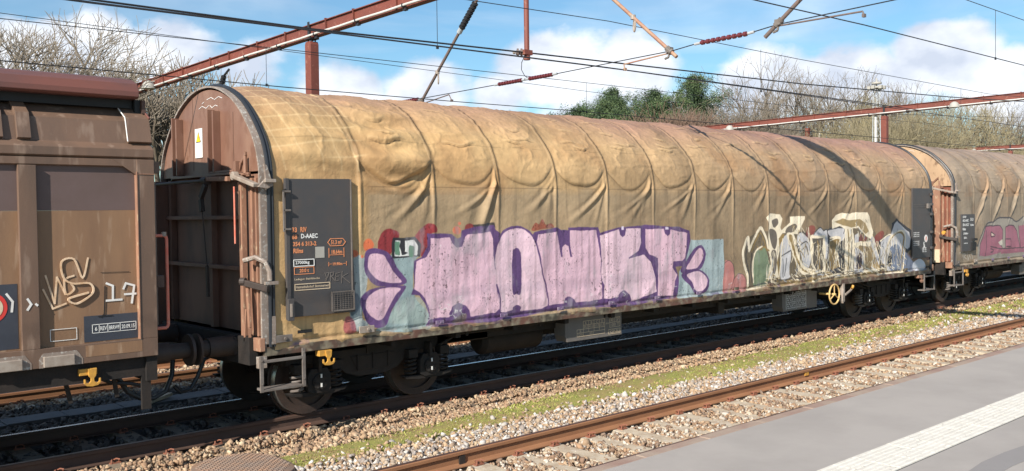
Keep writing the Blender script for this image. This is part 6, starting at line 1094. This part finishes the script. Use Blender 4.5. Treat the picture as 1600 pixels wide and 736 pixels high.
# sloping arms
def arm(label, p0, p1, m, ins, tip, disc, registration=None):
    t = thing('registration_arm', label, 'arm', p0); p0, p1 = Vector(p0), Vector(p1)
    mb = MB(); mb.cyl(p0, p1, .034, 12); mb.build('tube', m, t, smooth=True)
    if ins: ribbed(p0.lerp(p1, ins[0]), p0.lerp(p1, ins[1]), .075, t, 'wire', 9)
    if ins: c = p0.lerp(p1, ins[1]); mb = MB(); mb.cyl(c, c+(p1-p0).normalized()*.12, .06, 10); mb.build('insulator_cap', 'galv', t)
    if disc is not None:
        c = p0.lerp(p1, disc); q = c+Vector((0,-.03,-.16)); mb = MB(); mb.cyl(c+Vector((0,0,.04)), c-Vector((0,0,.04)), .05, 10); mb.tube([c, c+Vector((0,-.02,-.07))], .015)
        P = [q+Vector((.03*math.cos(k/16*2*math.pi), .05*math.cos(k/16*2*math.pi), .11*math.sin(k/16*2*math.pi))) for k in range(17)]; mb.smooth_tube(P, .014, 6); mb.tube([q+Vector((0,0,.11)), q-Vector((0,0,.11))], .012); mb.build('strain_ring', 'bright', t)
    c = p0.lerp(p1, tip); mb = MB(); d = (p1-p0).normalized(); mb.cyl(c-d*.07, c+d*.07, .055, 12); mb.box(c.x-.05, c.x+.05, c.y-.05, c.y+.05, c.z-.04, c.z+.05); mb.tube([c, c+Vector((0,.02,-.12)), c+Vector((0,.10,-.14))], .02); mb.build('clamp', 'steel', t)
    if registration:
        a, b = registration; mb = MB(); mb.cyl(c+Vector((0,0,-.05)), a, .014, 8); mb.tube([a, b], .012); mb.box(b[0]-.03, b[0]+.03, b[1]-.02, b[1]+.02, b[2]-.03, b[2]+.02); mb.build('steady_arm', 'rod' if m != 'rodtan' else 'rodtan', t)
arm('dark sloping arm with black ribbed insulator left of the hanging post', (XP,4.57,7.29), (XP,6.86,5.06), 'rod', (.02,.24), .91, .63, ((XP,5.6,5.33),(XP,5.5,5.19)))
arm('rusty sloping arm with a strain ring, over the hooded wagons', (XP,1.4,7.28), (XP,-.84,5.34), 'rodtan', None, .93, .56, ((XP,.38,5.36),(XP,.35,5.27)))
arm('dark sloping arm at the upper right over the platform track', (XP,-4.9,7.2), (XP,-2.62,5.42), 'rod', None, .89, None, ((XP,-4.28,5.56),(XP,-4.3,5.50)))
mb = MB(); ribbed((XP,17.3,7.25),(XP,16.9,6.65),.07,None,'wire',7) if False else None
hn = thing('hanging_insulator', 'black hanging insulator and strut under the portal beam beside the hood crown', 'insulator', (XP, 17.2, 7.25)); ribbed((XP,17.05,7.1),(XP,17.45,6.6),.08,hn,'wire',6); mb = MB(); mb.tube([(XP,16.7,7.25),(XP,17.05,7.1)], .04); mb.tube([(XP,17.45,6.6),(XP,17.9,5.9),(XP,18.1,5.4)], .03); mb.build('strut', 'wire', hn)

# lattice light mast
lm = thing('light_mast', 'tall pale lattice light mast with lamp ring, behind the hooded wagons', 'light mast', (56.9, 20, -.4))
zt = 11.0; mb = MB()
for a in range(3):
    t = a*2.094+.4; mb.cyl((56.9+.42*math.cos(t),20+.42*math.sin(t),-.4), (56.9+.24*math.cos(t),20+.24*math.sin(t),zt), .024, 6)
for k in range(22):
    z = -.2+k*.5; rr = .42-.18*z/zt
    for a in range(3): t = a*2.094+.4; u = t+2.094; mb.cyl((56.9+rr*math.cos(t),20+rr*math.sin(t),z), (56.9+rr*math.cos(u),20+rr*math.sin(u),z+.5), .010, 5)
mb.build('lattice', 'galv', lm)
mb = MB(); mb.cyl((56.9,20,zt), (56.9,20,zt+.10), .46, 20); mb.cyl((56.9,20,zt+.3), (56.9,20,zt+.42), .35, 16); mb.cyl((56.9,20,zt), (56.9,20,zt+.7), .06, 8); mb.build('lamp_ring', 'lampgrey', lm)
for k in range(6): t = k*math.pi/3; mb = MB(); c = (56.9+.48*math.cos(t), 20+.48*math.sin(t)); mb.box(c[0]-.13, c[0]+.13, c[1]-.11, c[1]+.11, zt-.08, zt+.16); mb.build('lamp', 'lampgrey', lm, bevel=.02)

# ------------------------------------------------------------------ trees
def bare_tree_data(seed, h, spread, depth, twig, up=.35, stems=1, density=3, fork=.28, airy=1.):
    r_ = random.Random(seed); T = []; B = []
    def grow(p, d, l, rad, lev):
        n = 3; q = p
        for k in range(n):
            d2 = (d + Vector((r_.gauss(0,.10), r_.gauss(0,.10), r_.gauss(0,.06)+.03*up))).normalized(); e = q+d2*l/n; ra = rad*(1-.28*k/n); rb = rad*(1-.28*(k+1)/n)
            (T if lev == 0 else B).append((q, e, ra, rb)); q = e; d = d2
            if lev > 0 and lev < depth and r_.random() < .24:
                s = d.orthogonal().normalized(); s.rotate(Matrix.Rotation(r_.uniform(0, 6.28), 3, d)); grow(q, (d*.75+s*r_.uniform(.5,.9)+Vector((0,0,up*.4))).normalized(), l*r_.uniform(.5,.72), rb*.55, lev+1)
        if lev < depth:
            m = (density if r_.random() < airy else density-1) if lev else density+2
            a0 = r_.uniform(0, 6.28)
            for k in range(m):
                s = d.orthogonal().normalized(); s.rotate(Matrix.Rotation(a0+k*6.28/m+r_.uniform(-.4,.4), 3, d)); ang = r_.uniform(.35, .75)*spread
                grow(q, (d*math.cos(ang)+s*math.sin(ang)+Vector((0,0,up*.35))).normalized(), l*r_.uniform(.62,.84), rad*.62, lev+1)
    for s in range(stems):
        a = r_.uniform(0, 6.28); o_ = Vector((math.cos(a), math.sin(a), 0))*(.5 if stems > 1 else 0); grow(o_, Vector((o_.x*.3, o_.y*.3, 1)).normalized(), h*fork, h*.016/(stems**.4), 0)
    def tubes(S):
        if not S: return np.zeros((0,3)), np.zeros((0,4), int)
        V = []; F = []
        for a, b, ra, rb in S:
            ra = max(ra, twig); rb = max(rb, twig*.7); d = (b-a).normalized(); e = d.orthogonal().normalized(); g_ = d.cross(e); k = len(V); n = 3 if ra < .03 else 6
            if n == 6:
                for c, r0 in ((a, ra), (b, rb)):
                    for i in range(6): t = i*math.pi/3; V.append(c+(e*math.cos(t)+g_*math.sin(t))*r0)
                for i in range(6): j = (i+1) % 6; F.append((k+i, k+j, k+6+j, k+6+i))
            else:
                for c, r0 in ((a, ra), (b, rb)):
                    for i in range(3): t = i*2.0944; V.append(c+(e*math.cos(t)+g_*math.sin(t))*r0)
                for i in range(3): j = (i+1) % 3; F.append((k+i, k+j, k+3+j, k+3+i))
        return np.array([v[:] for v in V]), np.array(F)
    VB, FB = tubes([q for q in B if q[2] < .03]); VL, FL = tubes([q for q in B if q[2] >= .03]); VT, FT = tubes(T); s = h/max(VB[:,2].max(), 1e-3); return VT*s, FT, VB*s, FB, VL*s, FL
def bare_tree(seed, h, spread, depth, twig, m, name, label, loc, group, **k):
    VT, FT, VB, FB, VL, FL = bare_tree_data(seed, h, spread, depth, twig, **k)
    t = thing(name, label, 'tree', loc, group); a = fastmesh('trunk', VT, FT, 'limb'); a.parent = t; c = fastmesh('limbs', VL, FL, 'limb'); c.parent = t; b = fastmesh('branches', VB, FB, m); b.parent = t; return t
def tree_copy(src, label, loc, sc, rot, m=None):
    t = src.copy(); col.objects.link(t); t['label'] = label; t.location = loc; t.scale = (sc[0], sc[0], sc[1]); t.rotation_euler = (0, 0, rot)
    for ch in src.children:
        c = ch.copy(); col.objects.link(c); c.parent = t
        if m and ch.name.startswith('branches'): c.data = ch.data.copy(); c.data.materials[0] = M[m]
    return t
G_B = 'bare trees beyond the railway'
A1 = bare_tree(1, 11.4, 1.0, 6, .007, 'bark', 'bare_tree', 'bare tree at the far left edge above the red wagon roof', (2.2, 28, -.5), G_B, up=.35, density=3)
A2 = bare_tree(2, 11.0, 1.05, 5, .0075, 'bark', 'bare_tree', 'broad bare tree with upright twigs, left of the hooded wagon crown', (10.6, 32, -.5), G_B, up=.85, density=4, fork=.22)
A3 = bare_tree(3, 15.8, 1.0, 6, .010, 'bark', 'bare_tree', 'tall bare tree standing right of the dark pines', (61.4, 30, -.5), G_B, up=.5, density=3, airy=.45)
tree_copy(A2, 'bare tree seen just left of the near red column', (19.6, 35, -.5), (.75, .86), 1.0)
tree_copy(A2, 'low bare tree behind the near red column', (15.0, 36, -.5), (.9, .88), 2.0)
tree_copy(A2, 'small bare tree top right of the near red column', (23.6, 36, -.5), (.6, .89), 2.4)
tree_copy(A1, 'bare tree behind the end of the red wagon roof', (5.6, 36, -.5), (1.0, .92), 4.0)
tree_copy(A3, 'bare tree left of the tall one, beside the last pine', (53.5, 27, -.5), (.6, .74), 1.3)
tree_copy(A3, 'second tall bare tree right of the tallest', (70.5, 33, -.5), (.9, .99), 2.2)
tree_copy(A3, 'bare tree behind the lattice light mast', (76, 31, -.5), (.95, 1.02), .8)
tree_copy(A3, 'bare grey tree right of the lattice light mast', (83, 30, -.5), (.9, 1.0), 3.9)
G_O = 'olive budding trees at the right'
O1 = bare_tree(11, 12.6, 1.1, 6, .009, 'barkgold', 'budding_tree', 'olive budding tree left of the lattice light mast', (65.5, 26, -.5), G_O, up=.5, density=3, stems=2, fork=.22, airy=.5)
O2 = bare_tree(12, 13.0, 1.05, 6, .009, 'barkgold', 'budding_tree', 'yellowish bushy tree right of the middle red column', (79.5, 27, -.5), G_O, up=.6, density=3, stems=2, fork=.21, airy=.5)
for lab, src, loc, sc, rot, mt in (('olive bushy tree low behind the middle portal lamp', O2, (60.5,24,-.5), (.8,.82), 2.1, 'barkgold'), ('budding tree directly behind the middle red column', O1, (72,24,-.5), (.95,.95), .6, 'barkgold'),
    ('budding tree at the right above the last wagon', O2, (90,27,-.5), (1.2,1.16), 3.3, 'barkgold'), ('grey-brown twiggy tree near the right edge', A3, (99,27,-.5), (.95,.95), 4.4, 'bark'), ('twiggy tree cut by the right edge', A3, (111,28,-.5), (1.1,.97), 5.1, 'bark'),
    ('low yellow-green tree beside the far small portal', O1, (86,22,-.5), (.9,.85), 1.9, 'barkgold'), ('olive thicket tree filling the gap behind the portal', O1, (77,29,-.5), (1.1,1.15), 2.9, 'barkgold'), ('low olive tree below the grey twiggy one at the right edge', O1, (101,25,-.5), (1.2,.9), .3, 'barkgold')):
    tree_copy(src, lab, loc, sc, rot, mt)
Q1 = bare_tree(21, 10.6, 1.1, 5, .009, 'barkred', 'shrubby_tree', 'reddish twiggy tree in front of the pines', (47.0, 31, -.5), 'twiggy trees in front of the pines', up=.5, density=4, stems=2, fork=.2)
tree_copy(Q1, 'reddish-brown twiggy tree under the tallest pine', (50.6, 31, -.5), (1.1, 1.06), 1.2)
tree_copy(Q1, 'grey twiggy tree right of the pines', (54.4, 31, -.5), (1.1, 1.12), 2.5, 'bark')
tree_copy(Q1, 'twiggy grey tree between the pines and the tall bare tree', (58.0, 31, -.5), (1.1, 1.02), 3.7, 'bark')
tree_copy(Q1, 'low grey twiggy tree under the tall bare tree', (63.5, 31, -.5), (1.2, 1.0), 5.0, 'bark')

# pines: limbs with tufts of small needle faces
def pine(seed, h, wd):
    r_ = np.random.default_rng(seed); br = []; tips = []
    nl = 17
    for k in range(nl):
        z = h*(.48+.50*k/nl); R_ = wd*(1-((k+.5)/nl)**2.0)*.5*(.8+.3*math.sin(k*1.3+seed))+.30
        for q in range(7):
            a = q*.9+k*2.4+r_.normal(0,.3); l = R_*r_.uniform(.4, 1.3); e = np.array([math.cos(a)*l, math.sin(a)*l, l*r_.uniform(.05,.55)]); b = np.array([0,0,z]); br.append((b, b+e))
            nt_ = int(3+l*3.4)
            for j in range(nt_): t = (j+1.2)/(nt_+.4); tips.append(b+e*t+r_.normal(0,.10+.08*l, 3)*[1,1,.7])
    tips.append(np.array([0,0,h*.985])); tips += [np.array([0,0,h*.95])+r_.normal(0,.12,3) for _ in range(5)]
    tips = np.array(tips); n = len(tips); m = 46
    c = np.repeat(tips, m, 0)+r_.normal(0,1,(n*m,3))*np.repeat(r_.uniform(.13,.24,n),m)[:,None]; d = r_.normal(size=(n*m,3))+[0,0,.5]; d /= np.linalg.norm(d,axis=1)[:,None]; s = np.cross(d, r_.normal(size=(n*m,3))); s /= np.linalg.norm(s,axis=1)[:,None]
    L_ = r_.uniform(.10,.20,(n*m,1)); W_ = r_.uniform(.018,.04,(n*m,1)); V = np.stack([c-s*W_, c+s*W_, c+d*L_], 1).reshape(-1,3); F = np.arange(3*n*m).reshape(-1,3)
    pal = np.array([(.05,.085,.035),(.08,.125,.045),(.11,.15,.06),(.035,.06,.03)]); tn = np.repeat(np.repeat(pal[r_.integers(0,4,n)]*r_.uniform(.8,1.25,(n,1)), m, 0), 3, 0)
    return V, F, tn, br
def pine_tree(seed, h, wd, label, loc):
    t = thing('pine_tree', label, 'pine tree', loc, 'dark pines beyond the train'); V, F, tn, br = pine(seed, h, wd); o = fastmesh('crown', V, F, 'leaf', tn); o.parent = t; o['kind'] = 'stuff'
    mb = MB(); mb.cyl((0,0,0),(0,0,h*.6),.22,8,.12); mb.cyl((0,0,h*.6),(0,0,h*.97),.12,8,.02)
    for a, b in br: mb.cyl(a, b, .035, 4, .01, cap=False)
    me = mb.build('trunk', 'bark'); me.parent = t; return t
P1 = pine_tree(1, 15.1, 10.0, 'tallest pine, right-hand one of the dark pines', (60.0, 38, -.5))
P2 = pine_tree(2, 13.4, 10.0, 'dark pine in the middle of the group with a broad top', (55.3, 38.5, -.5))
P3 = pine_tree(3, 12.2, 9.0, 'pine left of the middle of the dark group', (48.9, 38, -.5))
def pc(src, lab, loc, a, b, rot): t = copy_tree(src); t['label'] = lab; t.location = loc; t.scale = (a, a, b); t.rotation_euler = (0,0,rot)
pc(P2, 'narrow dark pine second from the middle', (51.8, 40, -.5), .78, 1.0, 1.0); pc(P3, 'low pine at the left of the dark group', (45.6, 38, -.5), .95, .92, 2.0); pc(P3, 'lowest pine at the far left of the dark group', (43.0, 38.5, -.5), .7, .86, 3.0); pc(P2, 'pine filling the gap left of the tallest', (57.6, 40, -.5), .9, .95, 2.2); pc(P3, 'broad low pine between the left pines', (47.2, 39, -.5), 1.0, .93, 4.0); pc(P2, 'pine rising behind the twiggy reddish tree', (53.4, 37, -.5), 1.0, .88, .4); pc(P1, 'low pine at the right foot of the tallest', (62.4, 39, -.5), .8, .84, 4.1); pc(P1, 'small pine tip poking up alone left of the group', (45.6, 46, -.5), .35, .765, 1.5)
